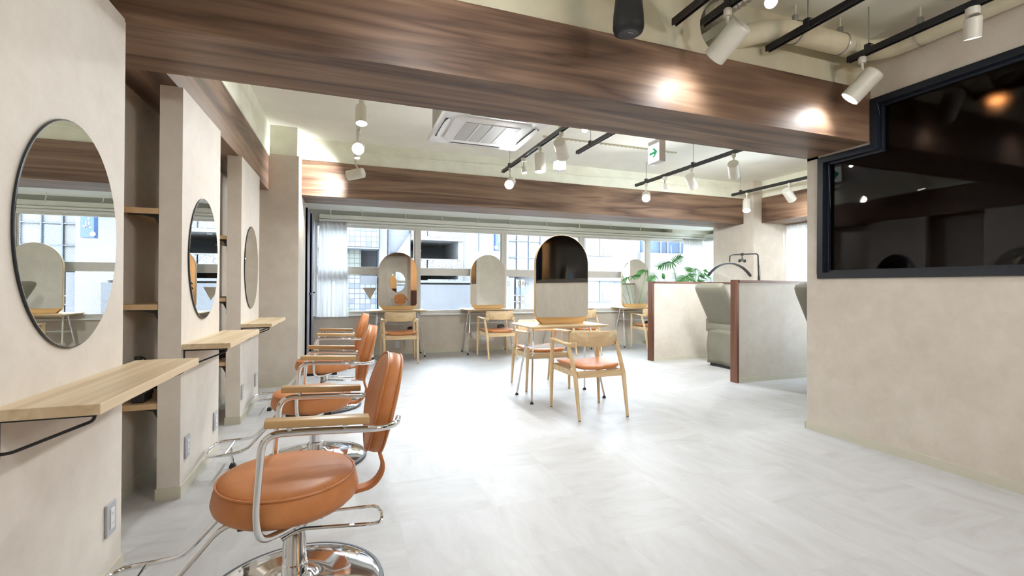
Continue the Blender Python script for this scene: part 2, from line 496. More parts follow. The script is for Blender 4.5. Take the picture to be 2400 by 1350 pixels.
# left side
structure(bx('wall_left', -1.25, -1.10, -1.9, 5.875, 0, 2.61, 'plaster'))
def station(y0, y1, name):
    o = MB().prism([(xp(y0) - .105, y0), (xp(y0), y0), (xp(y1), y1), (xp(y1) - .105, y1)], 0, 2.222, 2).build(name, 'plaster_panel', smooth=False)
    structure(o)
    g = .006
    b = MB().prism([(xp(y0) - .105 - g, y0 - g), (xp(y0) + g, y0 - g), (xp(y1) + g, y1 + g), (xp(y1) - .105 - g, y1 + g)], 0, .062, 2).build('baseboard', 'plaster_trim', o, smooth=False)
    return o
station(1.55, 2.309, 'wall_left_near')
station(2.989, 3.752, 'wall_left_middle')
station(4.415, 5.20, 'wall_left_far')
structure(bx('baseboard_left', -1.10, -1.09, -1.9, 5.875, 0, .062, 'plaster_trim'))
structure(bx('wall_left_column', -1.25, -.487, 5.875, 6.92, 0, 2.635, 'plaster'))
structure(bx('baseboard_left_column', -1.10, -.481, 5.869, 6.9, 0, .062, 'plaster_trim'))
structure(bx('wall_left_bay', -.65, -.50, 6.92, 8.2, 0, 2.45, 'plaster'))

# right side: wall with the dark stepped window
WX = 3.587
m = MB()
m.box(WX, WX + .12, .32, 2.79, 0, 1.226)
m.box(WX, WX + .12, 2.696, 2.79, 1.226, 2.24)
m.box(WX, WX + .12, .32, 2.298, 2.519, ZC)
m.box(WX, WX + .12, 2.298, 2.79, 2.192, ZC)
m.box(WX, WX + .12, .32, .40, 1.226, 2.519)
structure(m.build('wall_right', 'plaster', smooth=False))
structure(bx('wall_right_return', WX + .12, 7.3, 2.70, 2.80, 0, ZC, 'plaster'))
m = MB().box(WX - .006, WX, .32, 2.796, 0, .062).box(WX - .006, 7.28, 2.80, 2.806, 0, .062)
structure(m.build('baseboard_right', 'plaster_trim', smooth=False))
fr = MB()
t = .045; x0, x1 = WX - .012, WX + .10
def fbar(y0, y1, z0, z1): fr.box(x0, x1, y0, y1, z0, z1)
fbar(.40, 2.696, 1.226, 1.226 + t)
fbar(2.696 - t, 2.696, 1.226 + t, 2.192)
fbar(2.298 - t, 2.696 - t, 2.192 - t, 2.192)
fbar(2.298 - t, 2.298, 2.192, 2.519)
fbar(.40, 2.298 - t, 2.519 - t, 2.519)
fbar(.40, .40 + t, 1.226 + t, 2.519 - t)
t2 = t + .018      # inner stepped bead
def ibar(y0, y1, z0, z1): fr.box(WX + .03, WX + .09, y0, y1, z0, z1)
ibar(.4 + t, 2.696 - t, 1.226 + t, 1.226 + t2); ibar(2.696 - t2, 2.696 - t, 1.226 + t2, 2.192 - t)
ibar(2.298 - t2, 2.696 - t2, 2.192 - t2, 2.192 - t); ibar(2.298 - t2, 2.298 - t, 2.192 - t, 2.519 - t); ibar(.4 + t, 2.298 - t2, 2.519 - t2, 2.519 - t)
dw = structure(fr.build('window_6', 'black_frame', smooth=False, bev=.003))
MB().prism([(.42, 1.25), (2.67, 1.25), (2.67, 2.17), (2.27, 2.17), (2.27, 2.50), (.42, 2.50)], WX + .055, WX + .061, 0).build('pane', 'dark_glass', dw, smooth=False)
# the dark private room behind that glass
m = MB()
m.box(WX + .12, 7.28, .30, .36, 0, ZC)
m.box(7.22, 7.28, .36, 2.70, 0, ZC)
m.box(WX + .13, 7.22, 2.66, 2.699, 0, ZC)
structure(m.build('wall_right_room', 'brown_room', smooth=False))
structure(bx('wall_right_outer', 7.28, 7.42, 2.8, 8.25, 0, .66, 'plaster'))
structure(bx('wall_right_lintel', 7.28, 7.42, 2.8, 8.25, 2.2, 2.681, 'plaster'))
structure(bx('wall_right_column', 6.51, 7.42, 6.033, 6.942, 0, 2.968, 'plaster'))
structure(bx('baseboard_right_column', 6.504, 7.28, 6.027, 6.948, 0, .062, 'plaster_trim'))

# far side: low wall, sill, header, bay ceiling
structure(bx('wall_far', -.65, 7.42, 8.08, 8.25, 0, .66, 'plaster'))
structure(bx('wall_far_top', -.65, 7.42, 8.12, 8.25, 2.17, 2.95, 'trim_white'))
structure(bx('baseboard_far', -.5, 7.28, 8.072, 8.08, 0, .062, 'plaster_trim'))
structure(bx('trim_12', -.50, 7.28, 8.02, 8.25, .655, .678, 'frame_white', bev=.004))
structure(bx('trim_13', -.50, 7.28, 6.8, 7.78, 2.325, 2.5, 'trim_white'))
structure(bx('trim_14', 6.25, 7.28, 7.78, 8.12, 2.262, 2.5, 'trim_white'))
structure(bx('trim_15', -.50, 7.28, 7.78, 8.12, 2.45, 2.5, 'trim_white'))
m = MB().box(-.36, 7.20, 7.90, 8.0, 2.205, 2.275).box(-.36, 7.2, 7.88, 7.93, 2.168, 2.196).box(-.36, 7.2, 7.95, 8.12, 2.14, 2.165)
structure(m.build('trim_16', 'trim_white', smooth=False, bev=.003))
structure(MB().box(7.14, 7.24, 6.95, 8.0, 2.205, 2.262).build('trim_17', 'trim_white', smooth=False))

def window(n, a, b, axis, pos, z0, z1, hw=.045, midw=.064, sash=True, glass='glass', f2='frame_alu'):
    """frame with two lights above one another; axis 0: runs along x at y=pos, axis 1: runs along y at x=pos"""
    fr = MB()
    def bar(u0, u1, z0_, z1_, d0=-.035, d1=.035):
        if axis == 0: fr.box(u0, u1, pos + d0, pos + d1, z0_, z1_)
        else: fr.box(pos + d0, pos + d1, u0, u1, z0_, z1_)
    bar(a, a + hw, z0, z1); bar(b - hw, b, z0, z1)
    bar(a + hw, b - hw, z0, z0 + .035); bar(a + hw, b - hw, z1 - .062, z1)
    bar(a + hw, b - hw, 1.40 - midw, 1.40 + midw, -.03, .03)
    if sash:
        bar(b - hw - .022, b - hw, z0 + .035, 1.40 - midw, -.02, .02)
        bar(b - hw - .022, b - hw, 1.40 + midw, z1 - .062, -.02, .02)
        bar(a + hw, b - hw, z0 + .035, z0 + .055, -.02, .02)
    o = structure(fr.build('window_%d' % n, f2, smooth=False, bev=.003))
    g = MB()
    for q0, q1 in ((z0 + .03, 1.40 - midw + .004), (1.40 + midw - .004, z1 - .058)):
        if axis == 0: g.box(a + hw - .004, b - hw + .004, pos - .003, pos + .003, q0, q1)
        else: g.box(pos - .003, pos + .003, a + hw - .004, b - hw + .004, q0, q1)
    g.build('pane', glass, o, smooth=False)
    return o
WY = 8.12
window(1, -.44, 1.200, 0, WY, .678, 2.17, glass='wired_glass')
window(2, 1.200, 2.765, 0, WY, .678, 2.17, hw=.05, glass='wired_glass')
window(3, 2.765, 4.355, 0, WY, .678, 2.17)
window(4, 4.355, 5.90, 0, WY, .678, 2.17, hw=.058)
window(5, 5.90, 7.25, 0, WY, .678, 2.17, f2='frame_white')
window(7, 6.96, 8.08, 1, 7.27, .678, 2.2, f2='frame_white', sash=False)
window(8, 2.85, 6.0, 1, 7.33, .678, 2.2, f2='frame_white', sash=False)

# behind the camera
structure(bx('wall_back', -1.12, 2.35, -2.05, -1.9, 0, ZC, 'plaster'))
structure(bx('wall_back_nook', 2.35, 3.72, -3.3, -3.2, 0, ZC, 'plaster'))
structure(MB().box(2.25, 2.35, -3.2, -2.05, 0, ZC).box(WX, WX + .12, -3.2, -.75, 0, ZC).build('wall_back_side', 'plaster', smooth=False))
structure(bx('trim_18', -1.10, 3.58, -1.9, -1.45, 2.25, 2.62, 'walnut_x'))
structure(bx('door_1', WX + .02, WX + .07, -.74, .31, 0, ZC, 'black_frame'))
structure(bx('baseboard_back', -1.1, 2.35, -1.9, -1.892, 0, .062, 'plaster_trim'))
st = structure(bx('wall_back_panel', 1.50, 2.22, -1.9, -1.80, 0, 2.25, 'plaster_panel'))

# half-height booth walls
def booth(y0, y1, x0, x1, name, lab):
    o = structure(bx(name, x0 + .02, x1, y0, y1, 0, 1.215, 'plaster'))
    bx('baseboard', x0 + .02, x1, y0 - .006, y1 + .006, 0, .062, 'plaster_trim', o)
    bx('top_cap', x0, x1, y0 - .008, y1 + .008, 1.215, 1.243, 'red_wood_x', o, bev=.002)
    bx('end_board', x0 - .012, x0 + .02, y0 - .008, y1 + .008, 0, 1.247, 'red_wood_z', o, bev=.002)
    return o
booth(6.112, 6.218, 4.545, 6.51, 'wall_booth_far', '')
booth(4.385, 4.475, 4.480, 7.28, 'wall_booth_near', '')
# ================================================================ left stations: mirrors, counters, sockets, shelves
def oval_mirror(name, yc, zc, lab, group, loc=None, rz=0.0):
    t = empty(name, loc or (xp(yc), yc, zc), rz, lab, 'mirror', group)
    def el(r, x): return [Vector((x, r * .290 * math.cos(2 * PI * k / 72), r * .370 * math.sin(2 * PI * k / 72))) for k in range(72)]
    m = MB(); m.skin([m.ring(el(.97, .001)), m.ring(el(1, .003)), m.ring(el(1, .0075)), m.ring(el(.992, .0085))])
    m.build('backing', 'black_frame', t)
    m = MB(); m.skin([m.ring(el(.990, .0087)), m.ring(el(.989, .0097))]); m.build('glass', 'mirror', t, ang=20)
    return t
a = math.atan(TA)
oval_mirror('oval_mirror', 1.935, 1.312, 'frameless oval mirror on the nearest station wall, reflecting the long window', 'oval wall mirrors', rz=-a)
oval_mirror('oval_mirror', 3.375, 1.312, 'oval mirror on the middle of the three station walls', 'oval wall mirrors', rz=-a)
oval_mirror('oval_mirror', 4.81, 1.312, 'oval mirror on the farthest station wall, showing only plain wall', 'oval wall mirrors', rz=-a)

def counter(yn, yf, lab):
    t = empty('wall_counter', (xp(yn), yn, 0), 0, lab, 'shelf', 'oak counters under the oval mirrors')
    L = yf - yn; dx = TA * L; D = .232
    MB().prism([(0, 0), (D, 0), (D + dx, L), (dx, L)], .797, .827, 2).build('worktop', 'oak_y', t, smooth=False, bev=.0015)
    for s in (.033, L - .06):
        b = MB()
        b.box(dx * s / L + .000, dx * s / L + .006, s - .005, s + .005, .69, .797)
        b.tube([(dx * s / L + .006, s, .704), (dx * s / L + .03, s, .706), (D * .88, s, .775), (D * .90, s, .797)], .0045, 8, smooth=.02)
        b.tube([(dx * s / L + .005, s, .790), (D * .90, s, .790)], .004, 8)
        b.build('bracket', 'black_metal', t)
    return t
counter(1.57, 2.43, 'oak counter with diagonal black bracket under the nearest oval mirror')
counter(3.00, 3.86, 'oak counter under the middle oval mirror')
counter(4.42, 5.28, 'oak counter under the farthest oval mirror')

def socket(x, y, z, nrm, lab, w=.076, h=.122, grey=True, group=None):
    t = empty('wall_socket', (x, y, z), 0 if nrm == 'x' else -PI / 2, lab, 'socket', group)
    bx('plate', 0, .009, -w / 2, w / 2, -h / 2, h / 2, 'outlet_grey' if grey else 'outlet_white', t, bev=.002)
    m = MB().box(.009, .012, -.015, .015, -.038, .038); ins = m.build('insert', 'outlet_white', t, smooth=False)
    for z_ in (-.019, .019):
        bx('slot', .012, .0126, -.007, -.004, z_ - .004, z_ + .004, 'grille_grey', ins); bx('slot', .012, .0126, .004, .007, z_ - .004, z_ + .004, 'grille_grey', ins)
    return t
G = 'grey sockets low on the station walls'
socket(xp(2.21), 2.21, .255, 'x', 'grey double socket low on the nearest station wall', group=G)
socket(xp(3.09), 3.09, .247, 'x', 'grey socket on the near edge of the middle station wall', group=G)
socket(xp(3.655), 3.655, .236, 'x', 'grey socket on the far edge of the middle station wall', group=G)
socket(xp(4.475), 4.475, .254, 'x', 'grey socket on the near edge of the farthest station wall', group=G)
socket(xp(5.05), 5.05, .246, 'x', 'grey socket on the far edge of the farthest station wall', group=G)
G = 'white sockets under the long window'
socket(.86, 8.08, .165, 'y', 'white socket below the window behind the leftmost wooden chair', grey=False, w=.07, h=.12, group=G)
socket(2.37, 8.08, .175, 'y', 'white socket below the window between table and chair, second from left', grey=False, w=.07, h=.12, group=G)

def alcove_shelf(y0, y1, z, xo, lab):
    t = empty('alcove_shelf', (-1.10, y0, z), 0, lab, 'shelf', 'pine shelves behind the station walls')
    D = xo + 1.10
    bx('board', 0, D, 0, y1 - y0, -.03, 0, 'pine_y', t, bev=.002)
    for s in (.03, y1 - y0 - .05):
        MB().box(D - .005, D, s, s + .022, -.13, -.03).box(.02, D, s, s + .022, -.036, -.03).prism([(D - .004, -.10), (D - .004, -.036), (D - .085, -.036), (D - .03, -.048)], s + .008, s + .014, 1).build('bracket', 'black_metal', t, smooth=False)
for y0, y1, xo, w in ((2.993, 3.74, -.932, 'middle'), (4.42, 5.19, -.908, 'farthest')):
    for z, lv in ((1.560, 'top'), (1.045, 'middle'), (.515, 'lowest')):
        alcove_shelf(y0, y1, z, xo, '%s pine shelf tucked behind the %s station wall' % (lv, w))

def dryer(x, y, z, rz, lab):
    t = empty('hair_dryer', (x, y, z), rz, lab, 'hair dryer', 'black hair dryers in the alcoves')
    MB().lathe([(.0, -.085), (.026, -.085), (.034, -.05), (.038, .0), (.034, .05), (.024, .075), (0, .078)], 20, mat=Matrix.Translation((0, 0, .05)) @ Matrix.Rotation(PI / 2, 4, 'Y')).build('barrel', 'black_plastic', t)
    MB().tube([(.02, 0, .05), (.03, .03, .10), (.035, .05, .17)], [.020, .017, .015], 12).build('handle', 'black_plastic', t)
    MB().tube([(.035, .05, .17), (.05, .10, .14), (.04, .15, .05), (-.02, .16, .012), (-.05, .08, .008), (.02, -.02, .008)], .005, 8, smooth=.05).build('cord', 'black_plastic', t)
dryer(-1.0, 3.36, .516, .3, 'black hair dryer with cord on the lowest shelf behind the middle station wall')
dryer(-.99, 4.58, .516, .2, 'black hair dryer on the lowest shelf behind the farthest station wall')
t = empty('curling_iron', (-1.03, 3.09, .516), 0, 'black curling iron standing in a holder on the lowest shelf', 'curling iron')
MB().box(-.03, .03, -.06, .06, 0, .05).build('holder', 'black_plastic', t, smooth=False, bev=.006)
MB().tube([(0, -.03, .05), (0, -.05, .17), (0, -.055, .25)], [.016, .016, .018], 12).build('wand', 'black_plastic', t)
MB().tube([(0, -.05, .245), (0, .04, .23), (0, .12, .12), (0, .15, .012)], .005, 8, smooth=.06).build('cord', 'black_plastic', t)

# ================================================================ salon styling chairs (front is -x, origin under the seat post)
def seat_rings(m, prof, rx, ry, cx=0.0, n=56, tilt=0.0):
    rs = []
    for k, z in prof:
        rs.append(m.ring([Vector((cx + k * rx * math.cos(2 * PI * i / n), k * ry * math.sin(2 * PI * i / n), z + tilt * math.cos(2 * PI * i / n) * k)) for i in range(n)]))
    m.skin(rs)
def salon_chair(name='salon_chair'):
    t = empty(name)
    s = MB()
    seat_rings(s, [(.80, .347), (.93, .352), (1.01, .370), (1.035, .390), (1.005, .425), (.965, .444), (.955, .449), (.93, .456), (.75, .463), (.4, .467), (.05, .468)], .240, .246, -.022)
    seat = s.build('seat', 'leather', t, ang=60)
    p = MB().tube([(-.022 + .968 * .240 * math.cos(2 * PI * k / 48), .968 * .246 * math.sin(2 * PI * k / 48), .449) for k in range(48)], .0045, 6, closed=True)
    p.build('piping', 'leather', seat)
    bx('seat_plate', -.17, .10, -.12, .12, .315, .336, 'black_metal', t, bev=.004)
    # backrest: a round pad, leaning back
    mt = Matrix.Translation((.318, 0, .693)) @ Matrix.Rotation(math.radians(13), 4, 'Y')
    b = MB(); rs = []
    n = 56
    for k, x in [(.05, -.034), (.5, -.036), (.85, -.034), (.95, -.030), (1.0, -.022), (1.015, 0), (1.0, .024), (.96, .032), (.7, .038), (.05, .040)]:
        rs.append(b.ring([mt @ Vector((x + .05 * ((k * math.sin(2 * PI * i / n)) ** 2) * -1 * .35, k * .215 * math.sin(2 * PI * i / n), k * .19 * math.cos(2 * PI * i / n))) for i in range(n)]))
    b.skin(rs)
    back = b.build('backrest', 'leather', t, ang=60)
    for x in (-.026, .026):
        MB().tube([mt @ Vector((x - .0175 * (math.sin(2 * PI * i / 48)) ** 2, .2155 * math.sin(2 * PI * i / 48), .1905 * math.cos(2 * PI * i / 48))) for i in range(48)], .0042, 6, closed=True).build('piping', 'leather', back)
    # leather covered strap from seat to back
    st = MB(); pr = []
    path = fillet([Vector(p) for p in ((.20, 0, .352), (.285, 0, .365), (.325, 0, .43), (.300, 0, .50), (.318, 0, .56))], .05)
    for i, p in enumerate(path):
        d = (path[min(i + 1, len(path) - 1)] - path[max(i - 1, 0)]).normalized(); nrm = Vector((-d.z, 0, d.x)) * .007
        pr.append(st.ring([p + nrm + Vector((0, .028, 0)), p + nrm - Vector((0, .028, 0)), p - nrm - Vector((0, .028, 0)), p - nrm + Vector((0, .028, 0))]))
    st.skin(pr); st.build('back_strap', 'leather', t, bev=.003)
    # arms
    for sg in (-1, 1):
        y = .262 * sg
        MB().tube([(.05, .14 * sg, .338), (-.02, .20 * sg, .330), (-.085, y, .338), (-.095, y, .42), (-.078, y, .676), (.04, y, .674), (.285, y, .660), (.345, y * .80, .655), (.362, y * .45, .650)], .0115, 12, smooth=.055).build('arm_tube', 'chrome', t)
        a_ = MB().box(-.072, .246, y - .025, y + .025, .692, .717, mat=Matrix.Translation((.09, 0, .70)) @ Matrix.Rotation(.045, 4, 'Y') @ Matrix.Translation((-.09, 0, -.70)), bev=.004)
        pad = a_.build('arm_pad', 'arm_wood', t)
        for q in (.0, .17):
            MB().cyl((q, y, .682), (q, y, .699), .009, n=12).build('stud', 'chrome', pad)
    # footrest: two tubes sweeping down to a closed loop, with a short prop
    f = MB()
    loop = [(-.12, .085, .335), (-.22, .085, .330), (-.38, .12, .15), (-.44, .145, .132), (-.595, .145, .128), (-.62, 0, .128), (-.595, -.145, .128), (-.44, -.145, .132), (-.38, -.12, .15), (-.22, -.085, .330), (-.12, -.085, .335)]
    f.tube(loop, .0095, 12, smooth=.055)
    f.tube([(-.50, .145, .128), (-.50, -.145, .128)], .0075, 10)
    fr_ = f.build('footrest', 'chrome', t)
    MB().tube([(-.495, 0, .128), (-.482, 0, .03)], .008, 10).build('prop', 'chrome', fr_)
    MB().lathe([(0, 0), (.019, 0), (.021, .012), (.012, .03), (0, .03)], 20, c=(-.482, 0, 0)).build('prop_foot', 'rubber', fr_)
    # column, collar, base
    MB().lathe([(0, .02), (.044, .02), (.046, .115), (.0, .115)], 32).build('lower_post', 'chrome', t)
    MB().lathe([(0, .112), (.044, .112), (.0445, .118), (.041, .122), (.041, .235), (.043, .24), (.043, .25), (0, .25)], 32).build('upper_post', 'chrome', t)
    MB().lathe([(0, .25), (.034, .25), (.034, .315), (.0, .315)], 32).build('piston', 'chrome', t)
    MB().cyl((-.038, -.03, .235), (-.038, .03, .235), .014, n=16).box(-.05, .03, -.028, .028, .247, .285).build('pump_block', 'chrome', t, bev=.004)
    MB().tube([(-.038, -.052, .232), (.02, -.055, .262), (.305, -.066, .238), (.318, 0, .240), (.305, .075, .245), (.02, .05, .268), (-.038, .042, .236)], .0065, 10, smooth=.03).build('pump_lever', 'chrome', t)
    base = MB().lathe([(0, .012), (.306, .012), (.306, .020), (.285, .030), (.20, .043), (.14, .046), (.11, .052), (.09, .049), (.07, .060), (.055, .075), (0, .075)], 72).build('base', 'chrome', t, ang=50)
    MB().lathe([(.290, .0), (.320, .0), (.324, .008), (.320, .018), (.306, .022), (.290, .012)], 72).build('rim', 'dark_rim', base)
    return t
sc0 = salon_chair()
CH = [(-.165, 1.925, .02, 'round tan leather salon chair nearest the camera, its chrome base cut by the picture edge'),
      (-.165, 3.365, -.01, 'tan leather salon chair in front of the middle oval mirror'),
      (-.150, 4.80, 0, 'tan leather salon chair farthest away, in front of the farthest oval mirror'),
      (1.86, -1.15, PI / 2, 'tan leather salon chair behind the camera facing the back wall mirror')]
for i, (x, y, rz, lab) in enumerate(CH):
    o = sc0 if i == 0 else copy_tree(sc0)
    o.location = (x, y, 0); o.rotation_euler = (0, 0, rz)
    tag(o, lab, 'chair', 'tan leather salon chairs')
oval_mirror('oval_mirror', 0, 0, 'oval mirror on the back wall panel, seen only in the tall table mirror', 'oval wall mirrors', loc=(1.86, -1.80, 1.30), rz=PI / 2)

# ================================================================ light wood armchairs (front is +y)
def pad(m, w, d, z0, z1, sag, n=26, e=.30):
    """soft cushion with rounded plan; edges lifted by sag at left and right"""
    top, bot = [], []
    def se(a, p): c = math.cos(a); return math.copysign(abs(c) ** p, c)
    rs = []
    N = 48
    for k, z in [(.90, z0), (.98, z0 + .25 * (z1 - z0)), (1.0, z0 + .5 * (z1 - z0)), (.97, z0 + .78 * (z1 - z0)), (.88, z0 + .92 * (z1 - z0)), (.6, z1), (.3, z1 + .002), (.04, z1 + .002)]:
        r = []
        for i in range(N):
            a = 2 * PI * i / N
            x = k * w / 2 * se(a, e); y = k * d / 2 * se(a - PI / 2, e)
            taper = 1 + .05 * y / d
            r.append(Vector((x * taper, y, z + sag * (2 * x / w) ** 2)))
        rs.append(m.ring(r))
    m.skin(rs)
def arm_chair():
    t = empty('wooden_armchair')
    for sg in (-1, 1):
        MB().tube([(.262 * sg, .265, .004), (.252 * sg, .275, .40), (.244 * sg, .283, .645)], [.0125, .0205, .0165], 16).build('leg', 'ash_z', t, ang=60)
        MB().tube([(.240 * sg, -.268, .004), (.244 * sg, -.195, .37), (.250 * sg, -.075, .625)], [.0125, .0215, .0165], 16).build('leg', 'ash_z', t, ang=60)
        for x, y in ((.262 * sg, .265), (.240 * sg, -.268)):
            MB().cyl((x, y, 0), (x, y, .005), .0115, n=12).build('glide', 'recliner_dark', t)
        # arm: flat, wide at the back joint, rounded at the tip
        m = MB(); rs = []
        for q, (x, y, z, w, h) in enumerate([(.245, .318, .648, .012, .010), (.245, .300, .648, .021, .012), (.246, .20, .646, .023, .0125), (.250, .05, .640, .025, .013), (.250, -.06, .634, .030, .016), (.232, -.115, .632, .022, .022), (.21, -.135, .636, .012, .03)]):
            rs.append(m.ring([Vector((x * sg + w * math.cos(2 * PI * i / 14), y + (.35 * w * math.cos(2 * PI * i / 14) * sg if q > 3 else 0), z + h * math.sin(2 * PI * i / 14))) for i in range(14)]))
        m.skin(rs); m.build('armrest', 'ash_y', t, ang=60)
    # curved back board
    m = MB(); rs = []
    R = 18
    for i in range(R + 1):
        u = -1 + 2 * i / R
        x = .232 * u; y = -.172 + .082 * abs(u) ** 1.8
        hz = .070 * (1 - .06 * u * u) * (1 if abs(u) < .97 else .8)
        zc = .686 + .010 * u * u
        th = .0105
        nx, ny = -.6 * u * .35, 1
        rs.append(m.ring([Vector((x, y - th, zc - hz + .006)), Vector((x, y - th * .2, zc - hz)), Vector((x, y + th, zc - hz + .006)), Vector((x, y + th * .9 - .004, zc + hz - .008)), Vector((x, y - .005, zc + hz)), Vector((x, y - th - .004, zc + hz - .008))]))
    m.skin(rs); m.build('backrest', 'ash_x', t, ang=50)
    # rails
    m = MB()
    m.box(-.235, .235, .262, .284, .355, .415); m.box(-.225, .225, -.205, -.183, .352, .412)
    for sg in (-1, 1): m.box(sg * .236 - .010, sg * .236 + .010, -.19, .27, .360, .410)
    m.build('seat_frame', 'ash_x', t, smooth=False, bev=.004)
    m = MB(); pad(m, .462, .475, .412, .452, .022)
    o = m.build('seat', 'leather', t, ang=60); o.location = (0, .032, 0)
    return t
ac0 = arm_chair()
AC = [(2.150, 3.838, 0, 'light wood armchair with tan seat, in front of the freestanding central table'),
      (2.158, 5.035, PI, 'light wood armchair behind the central table, facing the camera'),
      (.815, 7.305, 0, 'light wood armchair at the leftmost table under the window'),
      (2.375, 7.255, .03, 'light wood armchair at the second window table from the left'),
      (3.930, 7.275, 0, 'light wood armchair mostly hidden behind the tall central mirror'),
      (5.455, 7.39, -.06, 'light wood armchair at the rightmost window table, cut by the booth wall')]
for i, (x, y, rz, lab) in enumerate(AC):
    o = ac0 if i == 0 else copy_tree(ac0)
    o.location = (x, y, 0); o.rotation_euler = (0, 0, rz)
    tag(o, lab, 'chair', 'light wood armchairs')

# ================================================================ styling tables with chrome legs
def styling_table(ty):
    t = empty('styling_table')
    m = MB(); 
    def rr(w, d, z, r=.02):
        out = []
        for cx, cy, a0 in ((w - r, d - r, 0), (-w + r, d - r, PI / 2), (-w + r, -d + r, PI), (w - r, -d + r, 1.5 * PI)):
            for k in range(5): out.append(Vector((cx + r * math.cos(a0 + k * PI / 8), cy + ty + r * math.sin(a0 + k * PI / 8), z)))
        return out
    m.skin([m.ring(rr(.405, .262, .735)), m.ring(rr(.428, .285, .748)), m.ring(rr(.435, .292, .755)), m.ring(rr(.430, .287, .762))])
    m.build('table_top', 'ash_x', t, ang=25)
    for sx in (-1, 1):
        for sy in (-1, 1):
            l = MB().tube([(.325 * sx, .055 * sy + ty * .5, .733), (.405 * sx, .208 * sy, .030)], .0105, 14).build('leg', 'chrome', t)
            MB().lathe([(0, 0), (.017, 0), (.020, .006), (.014, .018), (.006, .022), (.006, .034), (0, .034)], 18, c=(.406 * sx, .21 * sy, 0)).build('foot', 'rubber', l)
        MB().tube([(.33 * sx, -.10, .728), (.33 * sx, .12, .728)], .008, 8).build('crossbar', 'chrome', t)
        MB().tube([(.349 * sx, -.106, .528), (.349 * sx, .112, .528)], .005, 8).build('shelf_rail', 'chrome', t)
    m = MB().box(-.345, .345, -.125, .135, .532, .537); m.build('shelf', 'clear_grey', t, smooth=False)
    return t
tb0 = styling_table(.035)
TB = [(2.150, 4.452, 'freestanding chrome-legged table with a light wood top in the middle of the room'),
      (.850, 7.85, 'leftmost chrome-legged table against the long window'),
      (2.385, 7.85, 'second chrome-legged table from the left against the long window'),
      (3.915, 7.83, 'chrome-legged window table hidden behind the central mirror'),
      (5.450, 7.85, 'rightmost chrome-legged window table, half hidden by the booth wall')]
def arch_mirror():
    t = empty('arch_mirror')
    def arch(w, h0, h1, r):
        p = []
        for k in range(7): a = PI + k * PI / 12; p.append((-w + r + r * math.cos(a), h0 + r + r * math.sin(a)))
        for k in range(7): a = 1.5 * PI + k * PI / 12; p.append((w - r + r * math.cos(a), h0 + r + r * math.sin(a)))
        for k in range(33): a = k * PI / 32; p.append((w * math.cos(a), h1 - w + w * math.sin(a)))
        return p
    MB().prism(arch(.309, .060, .940, .045), -.018, .018, 1).build('board', 'ash_z', t, ang=30)
    for s in (-1, 1):
        MB().prism(arch(.303, .066, .934, .042), s * .0182, s * .0215, 1).build('mirror_glass', 'mirror', t, ang=30)
    MB().prism([(-.235, 0), (.235, 0), (.292, .064), (-.292, .064)], -.042, -.022, 1).prism([(-.235, 0), (.235, 0), (.292, .064), (-.292, .064)], .022, .042, 1).box(-.2, .2, -.022, .022, 0, .02).build('stand', 'stand_wood', t, smooth=False, bev=.002)
    return t
am0 = arch_mirror()
AM = [(2.185, 4.50, .763, 'tall arch mirror on the central table, showing the dark window'),
      (.845, 7.86, .763, 'arch mirror on the leftmost window table'),
      (2.385, 7.86, .763, 'arch mirror on the second window table from the left'),
      (3.93, 7.86, .763, 'arch mirror on the window table hidden behind the central one'),
      (5.42, 7.86, .763, 'arch mirror on the rightmost window table beside the plant')]
for i in range(5):
    o = tb0 if i == 0 else copy_tree(tb0)
    o.location = (TB[i][0], TB[i][1], 0); tag(o, TB[i][2], 'table', 'chrome-legged styling tables')
    o = am0 if i == 0 else copy_tree(am0)
    o.location = AM[i][:3]; tag(o, AM[i][3], 'mirror', 'arch table mirrors')
def pouch(x, y, lab):
    t = empty('hair_dryer', (x, y, .30), 0, lab, 'hair dryer', 'dryers hung under the window tables')
    MB().lathe([(0, -.055), (.034, -.055), (.045, -.02), (.045, .04), (.03, .06), (0, .06)], 20, mat=Matrix.Translation((0, 0, .15)) @ Matrix.Rotation(PI / 2, 4, 'Y')).build('barrel', 'black_plastic', t)
    MB().tube([(.03, 0, .14), (.05, .0, .08), (.05, 0, .05)], [.018, .016, .014], 10).build('handle', 'black_plastic', t)
    MB().tube([(.05, 0, .06), (.10, 0, .10), (.115, 0, .16), (.09, 0, .225)], .005, 8, smooth=.03).build('cord', 'black_plastic', t)
pouch(1.04, 7.70, 'black hair dryer hanging under the leftmost window table')
pouch(2.575, 7.70, 'black hair dryer hanging under the second window table')
pouch(5.60, 7.70, 'black hair dryer hanging under the rightmost window table')

